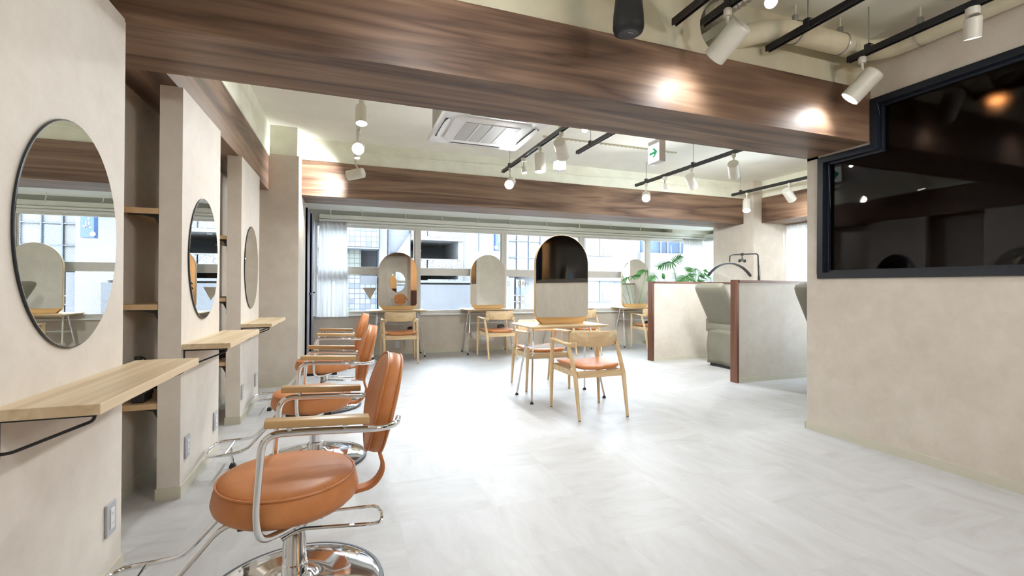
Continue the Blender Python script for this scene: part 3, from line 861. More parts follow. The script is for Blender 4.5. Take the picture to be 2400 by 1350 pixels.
# ================================================================ recliners in the booths
def recliner():
    t = empty('recliner')
    m = MB()
    # skirted base, slightly uneven cloth
    def sk(u, v):
        per = [(0, 0), (0, .54), (1.15, .54), (1.15, 0)]
        L = [.54, 1.15, .54, 1.15]; s = u * sum(L); k = 0
        while k < 3 and s > L[k]: s -= L[k]; k += 1
        a_, b_ = Vector(per[k]), Vector(per[(k + 1) % 4]); p = a_.lerp(b_, min(1, s / L[k]))
        z = .55 - v * .51
        w = .012 * v * math.sin(u * 60) + .008 * math.sin(u * 23 + v * 9)
        c = Vector((.57, .27)); d = (p - c).normalized()
        return Vector((p.x + d.x * w, p.y + d.y * w, z + .008 * math.sin(u * 18) * v))
    m.sheet(sk, 96, 8)
    m.build('skirt', 'recliner_grey', t, ang=70, solid=.006)
    bx('base_frame', .03, 1.10, .04, .50, .0, .06, 'recliner_dark', t)
    MB().box(-.01, 1.16, -.01, .55, .52, .64, bev=.03).build('seat', 'recliner_grey', t, ang=50)
    for y in (-.025, .485): MB().box(-.01, .62, y, y + .08, .50, .70, bev=.025).build('armrest', 'recliner_grey', t, ang=50)
    # reclined back, thick, leaning towards -x
    m = MB(); rs = []
    for s, w, th in ((0, .25, .04), (.04, .262, .062), (.3, .268, .066), (.5, .272, .070), (.575, .266, .066), (.605, .245, .045), (.612, .20, .02)):
        c = Vector((.085 - .50 * s, .27, .60 + .985 * s)); n_ = Vector((.89, 0, .45))
        r = []
        for i in range(28):
            a_ = 2 * PI * i / 28
            cx, sx = math.cos(a_), math.sin(a_)
            yy = w * math.copysign(abs(cx) ** .35, cx); tt = th * math.copysign(abs(sx) ** .6, sx)
            r.append(c + Vector((0, yy, 0)) + n_ * tt)
        rs.append(m.ring(r))
    m.skin(rs); m.build('backrest', 'recliner_grey', t, ang=50)
    MB().box(.0, .02, .0, .54, .55, .66, bev=.006).build('back_flap', 'recliner_grey', t, ang=50)
    MB().box(1.16, 1.55, .0, .54, .42, .55, bev=.03).build('leg_rest', 'recliner_grey', t, ang=50)
    return t
rc0 = recliner(); rc0.location = (5.105, 5.03, 0)
tag(rc0, 'grey upholstered recliner with skirt between the two booth walls', 'recliner', 'grey recliners')
rc1 = copy_tree(rc0); rc1.location = (4.96, 3.30, 0)
tag(rc1, 'grey recliner mostly hidden behind the right wall corner', 'recliner', 'grey recliners')

# half-moon lamp on a stand
t = empty('half_moon_lamp', (6.37, 5.80, 0), 0, 'black half moon lamp on a bent pole above the booth wall', 'lamp')
MB().lathe([(0, 0), (.12, 0), (.12, .015), (.03, .03), (0, .03)], 36).build('base', 'black_metal', t)
MB().tube([(0, 0, .02), (.0, 0, 1.34)], .016, 12).build('lower_pole', 'black_metal', t)
MB().tube([(.0, 0, 1.33), (-.015, 0, 1.69), (-.06, 0, 1.705), (-.56, 0, 1.675), (-.605, 0, 1.65), (-.605, 0, 1.56)], .011, 12, smooth=.06).build('upper_pole', 'black_metal', t)
m = MB(); rs = []
for k in range(33):
    a_ = math.radians(140 - 100 * k / 32)
    c = Vector((-.60 + .56 * math.cos(a_), 0, .975 + .56 * math.sin(a_)))
    o = Vector((math.cos(a_), 0, math.sin(a_)))
    w = .026 * (1 if 0 < k < 32 else .6)
    rs.append(m.ring([c + o * .010 + Vector((0, -w, 0)), c + o * .010 + Vector((0, w, 0)), c - o * .009 + Vector((0, w * .9, 0)), c - o * .009 + Vector((0, -w * .9, 0))]))
m.skin(rs); m.build('light_arc', 'black_metal', t, ang=40)
MB().cyl((-.605, 0, 1.53), (-.605, 0, 1.565), .008, n=10).build('joint', 'chrome', t)
MB().cyl((-.35, 0, 1.665), (-.35, 0, 1.71), .022, n=14).cyl((-.35, 0, 1.68), (-.35, 0, 1.61), .008, n=10).cyl((-.35, 0, 1.60), (-.35, 0, 1.618), .02, n=14).box(-.405, -.295, -.02, .02, 1.575, 1.595).box(-.41, -.395, -.02, .02, 1.56, 1.605).box(-.305, -.29, -.02, .02, 1.56, 1.605).build('phone_clamp', 'black_plastic', t, bev=.003)
MB().tube([(.018, 0, 1.52), (.03, 0, 1.4), (.02, 0, .3), (.08, 0, .035)], .003, 6, smooth=.1).build('cable', 'black_plastic', t)
# ================================================================ lighting tracks, hangers and spots
def track(x, y0, y1, z, hangs, lab, mat='black_metal', gut=True):
    t = empty('light_track', (x, y0, z), 0, lab, 'light track', 'lighting tracks')
    MB().box(-.017, .017, 0, y1 - y0, -.002, .030).box(-.017, -.010, 0, y1 - y0, -.010, -.002).box(.010, .017, 0, y1 - y0, -.010, -.002).build('rail', mat, t, smooth=False, bev=.001)
    for h in hangs:
        r = MB().cyl((0, h - y0, .05), (0, h - y0, ZC - z), .004, n=8).build('hanger_rod', 'steel', t)
        MB().box(-.022, .022, h - y0 - .018, h - y0 + .018, -.004, .055, bev=.004).build('clamp', 'black_metal' if mat == 'black_metal' else mat, t)
        MB().cyl((.0, h - y0 - .020, .040), (.0, h - y0 + .02, .040), .007, n=10).build('bolt', 'steel', r)
    return t
def aim(d):
    return Vector(d).to_track_quat('-Z', 'Y').to_matrix().to_4x4()
SPOTS = []
def spot(x, y, ztrack, zc, d, lab, size=1.0, power=16, big=True, ang=75, glow='lens_glow', blend=.6, off=(0, 0), lit=True, mat='lamp_white', group='cylinder spotlights', lightcol=None):
    """track head: adapter on the track, stem, tilted can with a glowing lens; d is the aiming direction"""
    t = empty('spotlight', (x, y, ztrack), 0, lab, 'spotlight', group)
    L, R = (.20 * size, .060 * size) if big else (.085 * size, .030 * size)
    c = Vector((off[0], off[1], zc - ztrack))
    A = Matrix.Translation(c) @ aim(d)
    if big:
        MB().lathe([(0, -.052), (.020, -.052), (.022, -.046), (.022, -.016), (.018, -.010), (0, -.010)], 24).build('adapter', mat, t)
    else:
        MB().lathe([(0, -.05), (.030, -.05), (.031, -.045), (.031, -.010), (0, -.010)], 24).build('adapter', mat, t)
    top = Vector((0, 0, -.05)); side = (A @ Vector((0, 0, L * .30)))
    MB().tube([top, (0, 0, -.085), side] if big else [top, side], .009 if big else .008, 10).build('stem', mat if big else 'steel', t)
    n = 36
    can = MB().lathe([(.0, L / 2), (R * .90, L / 2), (R * .985, L / 2 - .006), (R, L / 2 - .014), (R, -L / 2), (R * .93, -L / 2), (R * .88, -L / 2 + L * .12), (0, -L / 2 + L * .12)], n, mat=A)
    can.build('can', mat, t, ang=40)
    if lit:
        MB().lathe([(0, -L / 2 + L * .06), (R * .86, -L / 2 + L * .06), (R * .87, -L / 2 + L * .02), (0, -L / 2 + L * .02)], n, mat=A).build('lens', glow, t)
        l = bpy.data.lights.new('spot_lamp', 'SPOT')
        l.energy = power * POWER * (8 if y > 2.6 else 3); l.color = lightcol or LAMP_COL; l.spot_size = math.radians(min(165, ang * 1.75) if ang < 100 else ang); l.spot_blend = 1.0
        l.shadow_soft_size = R * .7
        o = bpy.data.objects.new('lamp_light', l); COL.objects.link(o); o.parent = t
        o.matrix_local = Matrix.Translation(A @ Vector((0, 0, -L / 2 - .012))) @ aim(d)
    return t
ZT = 2.672
# far half of the room
track(1.99, 2.95, 5.90, ZT, (3.9, 5.62), 'black lighting track right of the ceiling cassette, nearest it')
track(2.50, 3.0, 4.76, ZT, (4.45,), 'short black lighting track ending before the green arrow sign')
track(4.13, 2.95, 5.98, ZT, (4.75, 5.72), 'black lighting track right of the green arrow sign')
track(6.03, 3.0, 6.02, ZT, (4.2, 5.84), 'black lighting track farthest right, above the booths')
track(.130, 2.95, 5.95, ZT, (3.5, 5.5), 'pale lighting track seen end on, left of the ceiling cassette', mat='lamp_white')
# near half, running over the camera
track(1.79, -1.2, 2.22, ZT, (1.2, -.6), 'black lighting track beside the hanging speaker')
track(1.95, -1.2, 2.17, ZT, (1.97, .1), 'black lighting track in front of the round duct hole')
track(2.55, -1.2, 2.26, ZT, (1.98, .2), 'long black lighting track crossing the upper right of the picture')
track(3.18, -1.2, 2.18, ZT, (2.05, .4), 'black lighting track along the wall above the dark window')
track(.30, -1.3, 1.9, ZT, (1.0, -.6), 'black lighting track above the camera on the left')

CL = 'large white spotlights on the tracks'
spot(1.99, 5.60, ZT, 2.47, (-.42, -.80, -.42), 'glaring spotlight at the far end of the track right of the cassette', power=12, ang=90, group=CL)
spot(1.99, 5.12, ZT, 2.525, (.1, -.3, -1), 'small downlight between two large spotlights on the leftmost black track', big=False, power=7, ang=80, glow='lens_glow_small', group='small white track lamps')
spot(1.99, 4.64, ZT, 2.49, (0, -.05, -1), 'white cylinder spotlight pointing straight down beside the smoke alarm', power=6, ang=95, group=CL)
spot(1.99, 4.12, ZT, 2.49, (.55, .66, -.50), 'cream cylinder spotlight tilted to the right above the smoke alarm', power=24, ang=66, group=CL)
spot(1.99, 3.65, ZT, 2.55, (-.35, -.75, -.6), 'small glaring lamp at the beam edge above the smoke alarm', big=False, power=8, ang=90, glow='lens_glow_small', group='small white track lamps')
spot(4.13, 5.72, ZT, 2.47, (-.52, -.72, -.42), 'glaring spotlight at the far end of the track right of the arrow sign', power=12, ang=90, group=CL)
spot(4.13, 5.30, ZT, 2.525, (0, 0, -1), 'small downlight on the track right of the arrow sign', big=False, power=7, ang=80, glow='lens_glow_small', group='small white track lamps')
spot(4.13, 4.78, ZT, 2.49, (.72, .48, -.52), 'white cylinder spotlight tilted away, middle of the track right of the arrow sign', power=9, ang=80, group=CL)
spot(4.13, 4.10, ZT, 2.48, (.66, .56, -.52), 'white cylinder spotlight closest to the big beam on the track right of the arrow sign', power=9, ang=80, group=CL)
spot(6.03, 5.72, ZT, 2.46, (-.35, -.30, -.88), 'glaring spotlight in front of the right column', power=9, ang=90, group=CL)
spot(6.03, 4.97, ZT, 2.49, (.72, .10, -.60), 'white cylinder spotlight tilted toward the beam at the right booth', power=8, ang=80, group=CL)
spot(.130, 5.84, ZT, 2.475, (-.90, .50, -.15), 'white cylinder spotlight in front of the far beam, aimed left at the column', power=13, ang=75, group=CL)
spot(.130, 4.79, ZT, 2.50, (-.05, -.9, -.40), 'large glaring spotlight left of the cassette', power=7, ang=90, group=CL)
spot(.130, 5.24, ZT, 2.55, (0, -.2, -1), 'small downlight under the glaring spotlight left of the cassette', big=False, power=7, ang=80, glow='lens_glow_small', group='small white track lamps')
spot(.130, 3.97, ZT, 2.535, (0, -.22, -1), 'slim white spotlight just behind the big beam on the left, its lens glaring', power=5, ang=85, size=.78, group=CL)
# near half
spot(1.95, 1.98, ZT, 2.485, (-.15, .75, -.50), 'large white spotlight beside the round duct hole, its lens hidden', power=3.6, ang=118, group=CL)
spot(3.18, 2.09, ZT, 2.475, (-.35, .45, -.62), 'large white spotlight at the corner of the dark window, its rim glowing', power=3.6, ang=118, group=CL)
spot(3.18, 1.52, ZT, 2.555, (.25, .15, -1), 'small white lamp on the track above the dark window', big=False, power=8, ang=90, size=1.25, glow='lens_glow_small', group='small white track lamps')
for x, y, d, p, where in ((.30, 1.50, (.30, .62, -.40), 6, 'just above the picture near the left end of the big beam'),
                          (1.79, .3, (-.9, .25, -.5), 10, 'added to light the room, above the camera on the track of the hanging speaker'),  # from here on: unseen spots, added to light the near half
                          (.30, .2, (-.8, .25, -.8), 9, 'added to light the room, straight above the camera, aimed at the nearest oval mirror'),
                          (1.95, -.5, (-.1, .9, -.4), 14, 'added to light the room, behind the camera on the duct hole track'),
                          (2.55, -1.0, (.2, .8, -.5), 10, 'added to light the room, farthest behind the camera on the long track'),
                          (.30, -.8, (.6, -.3, -.8), 13, 'added to light the room, behind the camera, aimed at the back wall mirror'),
                          (2.55, -.6, (.2, .7, -.5), 12, 'added to light the room, behind the camera on the long track, nearer of two')):
    spot(x, y, ZT, 2.49, d, 'white spotlight ' + where, power=p, ang=95, group='spotlights outside the picture')

spot(1.95, 1.71, ZT, 2.545, (-.62, -.60, -.50), 'small glaring lamp between two black tracks at the top of the picture', big=False, power=7, ang=80, glow='lens_glow_small', group='small white track lamps')
# little lamp beyond the beam near the right wall
t = empty('ceiling_lamp', (4.96, 4.0, ZC), 0, 'tiny ceiling lamp peeking under the beam at the right', 'ceiling lamp')
MB().lathe([(0, -.02), (.04, -.02), (.045, 0), (0, 0)], 24).build('housing', 'lamp_white', t)
MB().lathe([(0, -.034), (.02, -.032), (.026, -.02), (0, -.02)], 20).build('bulb', 'lens_glow', t)

# ================================================================ ceiling cassette of the air conditioner
t = empty('ceiling_cassette', (1.255, 4.215, 2.60), 0, 'white square ceiling air conditioner cassette with grey intake grille', 'air conditioner')
MB().box(-.43, .43, -.43, .43, .03, ZC - 2.60).build('body', 'grille_grey', t, smooth=False)
def rsq(w, r, z, n=6):
    out = []
    for cx, cy, a0 in ((w - r, w - r, 0), (-w + r, w - r, PI / 2), (-w + r, -w + r, PI), (w - r, -w + r, 1.5 * PI)):
        for k in range(n + 1): out.append(Vector((cx + r * math.cos(a0 + k * PI / 2 / n), cy + r * math.sin(a0 + k * PI / 2 / n), z)))
    return out
m = MB(); m.skin([m.ring(rsq(.475, .03, .035)), m.ring(rsq(.475, .03, .008)), m.ring(rsq(.465, .03, .0)), m.ring(rsq(.40, .14, -.004)), m.ring(rsq(.385, .14, .002)), m.ring(rsq(.365, .13, .002)), m.ring(rsq(.355, .13, -.012)), m.ring(rsq(.29, .03, -.018)), m.ring(rsq(.02, .01, -.018))])
pn = m.build('panel', 'white_plastic', t, ang=30)
MB().box(-.255, .255, -.255, .255, -.0215, -.016).build('intake_grille', 'grille_grey', t, smooth=False)
for x in (-.1275, 0, .1275): bx('grille_bar', x - .006, x + .006, -.255, .255, -.0235, -.0215, 'white_plastic', pn)
for k in range(4):
    R_ = Matrix.Rotation(k * PI / 2, 4, 'Z')
    MB().box(-.25, .25, .385, .435, -.0065, -.002, mat=R_).build('outlet_slot', 'blade_dark', t, smooth=False)
    fl_ = MB(); rs = []
    for i in range(13):
        u = -1 + i / 6; w = .036 * (1 - .55 * u ** 4)
        rs.append(fl_.ring([R_ @ Vector((.27 * u, .395 - w * .2, -.010)), R_ @ Vector((.27 * u, .395 + w, -.020 + .006 * u * u)), R_ @ Vector((.27 * u, .399 + w, -.016 + .006 * u * u)), R_ @ Vector((.27 * u, .401 - w * .2, -.006))]))
    fl_.skin(rs); fl_.build('louver', 'white_plastic', t, ang=40)

# smoke alarm, exit sign, speaker
t = empty('smoke_alarm', (2.13, 4.45, 2.372), 0, 'round white sensor hanging under the tilted spotlight', 'sensor')
MB().lathe([(0, .0), (.055, .0), (.067, .008), (.070, .025), (.070, .085), (.062, .092), (0, .092)], 36).build('case', 'white_plastic', t)
MB().cyl((0, 0, .09), (0, 0, ZC - 2.372), .012, n=12).build('stem', 'lamp_white', t)
MB().lathe([(0, -.004), (.008, -.003), (.010, .0), (0, .001)], 14, c=(0, -.01, 0)).build('indicator', 'sign_glow', t)

t = empty('arrow_sign', (2.51, 3.372, 2.222), 0, 'white box sign with a green arrow hanging from the ceiling', 'sign')
MB().box(0, .062, -.080, .080, 0, .195, bev=.003).build('case', 'white_plastic', t)
MB().cyl((.031, 0, .195), (.031, 0, ZC - 2.222), .010, n=12).build('rod', 'lamp_white', t)
ARW = [(-.055, -.010), (.014, -.010), (-.012, -.040), (.012, -.040), (.055, 0), (.012, .040), (-.012, .040), (.014, .010), (-.055, .010)]
for s, xx in ((-1, -.002), (1, .0605)):
    bx('face', xx, xx + .0035, -.074, .074, .008, .160, 'sign_glow', t)
    sg = -1
    MB().prism([(sg * a_, b_ + .086) for a_, b_ in ARW], (xx - .0012 if s < 0 else xx + .0035), (xx if s < 0 else xx + .0047), 0).build('arrow', 'green_arrow', t, smooth=False)

t = empty('pendant_speaker', (1.335, 2.0, 2.415), 0, 'black bullet-shaped speaker hanging in front of the wooden beam', 'speaker')
MB().lathe([(0, .0), (.052, .002), (.070, .012), (.076, .03), (.0765, .045), (.074, .10), (.066, .17), (.055, .25), (.042, .30), (.0, .31)], 48).build('case', 'speaker_black', t, ang=50)
MB().lathe([(.0, -.0005), (.050, .0008), (.0505, .002), (0, .002)], 40).build('grille', 'blade_dark', t)
bx('badge', -.014, .014, -.022, -.018, -.0015, .001, 'steel', t)
MB().cyl((0, 0, .30), (0, 0, ZC - 2.415), .003, n=8).build('cable', 'black_plastic', t)

# ================================================================ pipes and ducts
t = empty('flexible_duct', (2.13, 2.6, 2.865), 0, 'silver flexible duct coming out of the round hole above the beam', 'duct')
m = MB(); pts = fillet([Vector(p) for p in ((0, .0, -.03), (.02, -.32, -.02), (.10, -.75, .03), (.30, -1.5, .03))], .3)
pp = [pts[0].lerp(pts[0], 0)]
dense = []
for a_, b_ in zip(pts, pts[1:]):
    k = max(1, int((b_ - a_).length / .010))
    dense += [a_.lerp(b_, i / k) for i in range(k)]
dense.append(pts[-1])
m.tube(dense, [.060 + .004 * (i % 3 - 1) for i in range(len(dense))], 24); m.build('hose', 'silver_duct', t, ang=80)
t = empty('insulated_pipe', (2.2, 2.2, 2.79), 0, 'cream wrapped pipe along the beam turning forward at the right wall', 'pipe')
MB().tube([(.05, .45, -.08), (.12, .12, -.055), (.36, .005, .0), (.75, .0, .0), (1.20, .0, .0), (1.30, -.10, .0), (1.30, -1.2, .0), (1.30, -3.2, .0)], .066, 24, smooth=.15).build('wrap', 'cream_pipe', t)
for i, (x, y) in enumerate(((3.13, 2.2), (3.50, 1.94), (2.72, 2.2), (3.50, .9))):
    o = empty('pipe_hanger', (x, y, 2.79), 0, ['pipe hanger rod right of the small glaring lamp', 'pipe hanger rod over the track along the dark window wall', 'pipe hanger rod beside the small glaring lamp', 'pipe hanger rod near the top right picture edge'][i], 'pipe hanger', 'pipe hangers')
    MB().cyl((0, 0, .09), (0, 0, ZC - 2.79), .006, n=8).build('rod', 'lamp_white', o)
    MB().tube([(math.cos(k * PI / 8) * .071 * (1 if i % 2 else 0), math.cos(k * PI / 8) * .071 * (0 if i % 2 else 1), math.sin(k * PI / 8) * .071) for k in range(16)], .004, 6, closed=True).build('strap', 'steel', o)
    MB().box(-.014, .014, -.014, .014, .068, .115, bev=.003).build('buckle', 'steel', o)
tag(MB().tube([(2.10, 2.52, 2.67), (2.20, 2.45, 2.655), (2.32, 2.42, 2.70), (2.33, 2.5, 2.68), (2.30, 2.7, 2.66)], .009, 8, smooth=.05).build('cable', 'grille_grey'), 'grey cables looping inside the round hole above the beam', 'cable')
tag(MB().tube([(.44, 4.55, 2.945), (.62, 4.72, 2.93), (.95, 4.45, 2.935), (1.02, 3.9, 2.94), (.98, 3.4, 2.945)], .010, 8, smooth=.2).build('cable', 'ceiling_paint'), 'painted cables curving across the ceiling left of the cassette', 'cable')
tag(MB().tube([(.2, 6.24, 2.86), (.9, 6.24, 2.83), (2.4, 6.24, 2.86), (3.4, 6.24, 2.82), (4.2, 6.24, 2.85), (5.4, 6.24, 2.81), (6.2, 6.24, 2.86)], .008, 8, smooth=.3).build('cable', 'concrete_paint'), 'thin painted cable sagging along the concrete above the far beam', 'cable')
for i, (y, x0, x1) in enumerate(((4.55, 2.2, 4.3), (5.15, 2.25, 4.2))):
    m = MB().box(x0, x1, y - .012, y + .012, ZC - .012, ZC)
    for k in range(int((x1 - x0) / .06)): m.box(x0 + .01 + k * .06, x0 + .035 + k * .06, y - .014, y + .014, ZC - .019, ZC - .012)
    tag(m.build('ceiling_channel', 'concrete_paint_dim', smooth=False), ['nearer notched metal strip on the ceiling behind the arrow sign', 'farther notched metal strip on the ceiling behind the arrow sign'][i], 'ceiling strip', 'notched ceiling strips')
for i, (a_, b_) in enumerate((((3.30, 4.2), (3.02, 4.75)), ((2.95, 4.9), (2.80, 5.45)))):
    pass
hk = [(-.19, 7.5), (.26, 7.5), (.92, 7.5), (1.50, 7.5), (2.10, 7.5), (2.66, 7.5), (3.35, 7.5), (4.0, 7.5), (4.65, 7.5), (5.3, 7.5)]
HL = ['first hook above the left curtain', 'second hook from the left curtain', 'third hook from the left curtain', 'fourth hook from the left curtain', 'fifth hook from the left curtain', 'sixth hook, left of the tall arch mirror', 'hook right above the tall arch mirror', 'first hook right of the tall arch mirror', 'second hook right of the tall arch mirror', 'last hook before the ceiling step at the right']
for (x, y), lb in zip(hk, HL):
    o = MB().tube([(x - .01, y, 2.325), (x, y + .02, 2.27), (x + .015, y + .02, 2.215), (x + .005, y + .0, 2.19)], .0055, 8, smooth=.015).build('ceiling_hook', 'concrete_paint')
    tag(o, 'painted ' + lb, 'hook', 'hooks under the bay ceiling')
# ================================================================ grey folding doors left of the window
def fold(y0, y1, xf, lab):
    t = empty('folding_door', (xf - .03, y0, 0), 0, lab, 'door', 'grey folding door leaves')
    MB().box(0, .03, 0, y1 - y0, .01, 2.21).build('leaf', 'grey_door', t, smooth=False, bev=.002)
    MB().box(.0, .034, 0, .045, .01, 2.215).build('edge', 'grey_door_dark', t, smooth=False)
    k = int((y1 - y0) / .16)
    for i in range(1, k): MB().box(.030, .0315, i * .16, i * .16 + .006, .02, 2.2).build('groove', 'grey_door_dark', t, smooth=False)
    return t
f1 = fold(6.93, 7.46, -.462, 'nearer grey folding door leaf left of the curtain')
bx('handle', .03, .05, .35, .50, 1.02, 1.045, 'black_metal', f1, bev=.003)
f2 = fold(7.47, 8.06, -.440, 'farther grey folding door leaf next to the window')
bx('handle', .03, .055, .42, .58, 1.03, 1.055, 'black_metal', f2, bev=.003)

# ================================================================ sheer curtains
def curtain(p0, p1, z0, z1, lab, folds, amp=.03, flare=0.0, pin=.0):
    p0, p1 = Vector((*p0, 0)), Vector((*p1, 0))
    d = (p1 - p0).normalized(); n_ = Vector((-d.y, d.x, 0))
    L = (p1 - p0).length
    t = empty('sheer_curtain', p0, 0, lab, 'curtain', 'sheer white curtains')
    def f(u, v):
        z = z1 - (z1 - z0) * v
        k = 1 + flare * v - pin * math.sin(PI * v)
        s = (u - .5) * L * k + L / 2
        a_ = amp * (.35 + .65 * v)
        w = a_ * (math.sin(u * folds * 2 * PI) + .35 * math.sin(u * folds * 4.7 * PI + 2 * v) + .2 * math.sin(7 * v + u * 30))
        return d * s + n_ * w + Vector((0, 0, z))
    MB().sheet(f, folds * 12, 20).build('cloth', 'sheer', t, ang=80)
    def g(u, v):
        s = u * L; w = .012 * math.sin(u * folds * 8 * PI)
        return d * s + n_ * w + Vector((0, 0, z1 + .012 - .045 * v))
    MB().sheet(g, folds * 16, 2).build('heading', 'sheer', t, ang=80, solid=.004)
    return t
curtain((-.36, 7.93), (.05, 7.95), .655, 2.155, 'gathered sheer white curtain at the left end of the long window', 6, flare=.16)
curtain((6.66, 7.93), (7.12, 7.93), .62, 2.155, 'sheer white curtain gathered in the window corner behind the plants', 6, flare=.1)
curtain((7.14, 7.88), (7.16, 7.60), .62, 2.155, 'narrow sheer curtain end hanging on the side window of the corner', 3, amp=.02)
curtain((7.22, 6.0), (7.22, 4.3), .55, 2.235, 'wide sheer white curtain behind the near booth wall at the right', 14, amp=.022)

# ================================================================ plants
def leaf(m, base, dirv, nrm, length, width, droop=.35, lobes=8):
    """deeply cut leaf: a midrib blade with narrow drooping fingers on both sides; narrow leaves stay entire"""
    d = Vector(dirv).normalized(); n_ = Vector(nrm); n_ = (n_ - n_.dot(d) * d).normalized(); s_ = d.cross(n_)
    B = Vector(base)
    def W(x, y, k=0.0):
        u = x / length
        return B + d * x * (1 - .15 * u * droop) + s_ * y + n_ * (k - droop * length * u * u * .45 - .9 * y * y / max(width, .01) * .5)
    def blade(P, Wd):
        vs = [(m.bm.verts.new(a_ - b_ * w), m.bm.verts.new(a_ + b_ * w)) for a_, b_, w in zip(P, Wd[0], Wd[1])]
        for (a_, b_), (c_, e_) in zip(vs, vs[1:]):
            try: m.bm.faces.new((a_, b_, e_, c_))
            except ValueError: pass
    N = 10
    if width < .08:
        blade([W(length * i / N, 0) for i in range(N + 1)], ([s_] * (N + 1), [width * math.sin(PI * (i + .15) / (N + .6)) ** .8 for i in range(N + 1)]))
        return
    blade([W(length * i / N, 0, .001) for i in range(N + 1)], ([s_] * (N + 1), [width * .15 * (1 - .9 * (i / N)) + .002 for i in range(N + 1)]))
    for sd in (-1, 1):
        for j in range(lobes):
            u = (j + .25) / lobes * .93
            L = width * (math.sin(PI * min(1, u * .78 + .20)) ** .7) * 1.15
            x0 = u * length; ang = .95 - .75 * u - (.5 if j == 0 else 0) * 1.0
            fx, fy = math.cos(PI / 2 - ang * .0 - (.35 + .75 * u) + (.55 if j == 0 else 0)), math.sin(PI / 2 - (.35 + .75 * u) + (.55 if j == 0 else 0))
            K = 6; P = []; ws = []; bs = []
            for i in range(K + 1):
                t_ = i / K
                x = x0 + fx * L * t_; y = sd * fy * L * t_
                P.append(W(x, y)); ws.append(length / lobes * .33 * (1 - .15 * t_) * math.sin(PI * (.30 + .68 * t_)) ** .7 + .0008)
                bs.append((d * fy - s_ * fx * sd).normalized())
            blade(P, (bs, ws))
def plant(loc, lab, leaves, pot=(.13, .24), mat='leaf_green', group='potted plants'):
    t = empty('potted_plant', loc, 0, lab, 'plant', group)
    r, h = pot
    MB().lathe([(0, 0), (r * .75, 0), (r, h), (r * .9, h), (r * .88, h - .02), (0, h - .02)], 36).build('pot', 'pot_grey', t)
    for base, d, nrm, L, w, dr in leaves:
        b = Vector(base)
        mid = Vector((b.x * .45, b.y * .45, h + (b.z - h) * .62))
        MB().tube([(b.x * .05, b.y * .05, h - .03), mid, b], [.006, .0035], 8, smooth=.25).build('stem', 'stem_green', t)
        m = MB(); leaf(m, b, d, nrm, L, w, dr)
        m.build('leaf', mat, t, ang=60, solid=.0015)
    return t
# big split-leaf plant behind the far booth wall (positions relative to the pot)
px, py = 5.95, 7.1
def rel(x, z, y=7.1): return (x - px, y - py, z)
plant((px, py, 0), 'split-leaf plant with long arching stems behind the far booth wall', [
    (rel(5.60, 1.60, 6.95), (-.95, -.3, .12), (.1, -.6, 1), .40, .155, .9),
    (rel(5.60, 1.60, 6.97), (.9, .1, .52), (-.2, -.7, .8), .25, .12, -.1),
    (rel(5.90, 1.365, 6.9), (-.85, -.2, -.25), (0, -.7, .8), .30, .13, .6),
    (rel(5.92, 1.37, 6.95), (.9, 0, .25), (0, -.8, .8), .24, .10, .3),
    (rel(6.20, 1.50, 7.1), (-.75, -.2, .1), (0, -.75, .8), .22, .11, .6),
    (rel(6.22, 1.50, 7.1), (.9, -.2, -.15), (0, -.8, .8), .24, .12, .6),
    (rel(5.22, 1.36, 6.95), (-.8, -.3, -.35), (0, -.8, .7), .20, .09, .7),
    (rel(5.22, 1.12, 6.95), (-.75, -.3, -.5), (0, -.8, .7), .20, .09, .4),
    (rel(5.24, 1.20, 6.95), (-.5, -.3, .3), (0, -.8, .7), .14, .06, .4),
    (rel(5.45, 1.30, 7.0), (-.3, -.2, .6), (0, -.9, .4), .12, .05, .3),
])
px, py = 6.52, 7.42
lv = []
rnd = random.Random(4)
for k in range(22):
    a_ = rnd.uniform(0, 2 * PI); rr_ = rnd.uniform(.02, .20)
    b = (rr_ * math.cos(a_), -abs(rr_ * math.sin(a_)) - .02, rnd.uniform(1.18, 1.52))
    lv.append((b, (math.cos(a_), -abs(math.sin(a_)) * .6 - .1, rnd.uniform(-.7, .2)), (0, -.8, .7), rnd.uniform(.14, .22), rnd.uniform(.045, .07), .8))
plant((px, py, 0), 'bushy plant with drooping glossy leaves beside the right column', lv, pot=(.15, .55))
# plant behind the camera, seen in the tall mirror
lv = []
for k in range(16):
    a_ = rnd.uniform(0, 2 * PI); rr_ = rnd.uniform(.03, .22)
    lv.append(((rr_ * math.cos(a_), rr_ * math.sin(a_), rnd.uniform(.8, 1.5)), (math.cos(a_), math.sin(a_), -.3), (0, 0, 1), .26, .08, .8))
plant((3.30, -.35, 0), 'tall leafy plant behind the camera by the dark doorway', lv, pot=(.16, .35), mat='leaf_dark')

# ================================================================ warm pendant in the private room, warm nook behind the camera
def pendant(x, y, z, lab, p):
    t = empty('pendant_lamp', (x, y, z), 0, lab, 'pendant lamp', 'warm pendant lamps')
    MB().lathe([(.02, .11), (.055, .08), (.062, -.02), (.060, -.02), (.053, .078), (.018, .108)], 30).build('shade', 'black_metal', t)
    MB().lathe([(0, -.045), (.028, -.035), (.038, -.008), (.028, .02), (0, .03)], 24).build('bulb', 'warm_bulb', t)
    MB().cyl((0, 0, .10), (0, 0, ZC - z), .003, n=8).build('cord', 'black_plastic', t)
    l = bpy.data.lights.new('pendant_light', 'POINT'); l.energy = p; l.color = (1, .60, .28); l.shadow_soft_size = .04
    o = bpy.data.objects.new('lamp_light', l); COL.objects.link(o); o.parent = t; o.location = (0, 0, -.07)
pendant(4.70, 2.10, 2.62, 'warm pendant lamp glowing behind the dark glass', .6)
pendant(2.95, -2.45, 2.1, 'warm pendant lamp in the nook behind the camera', 55)
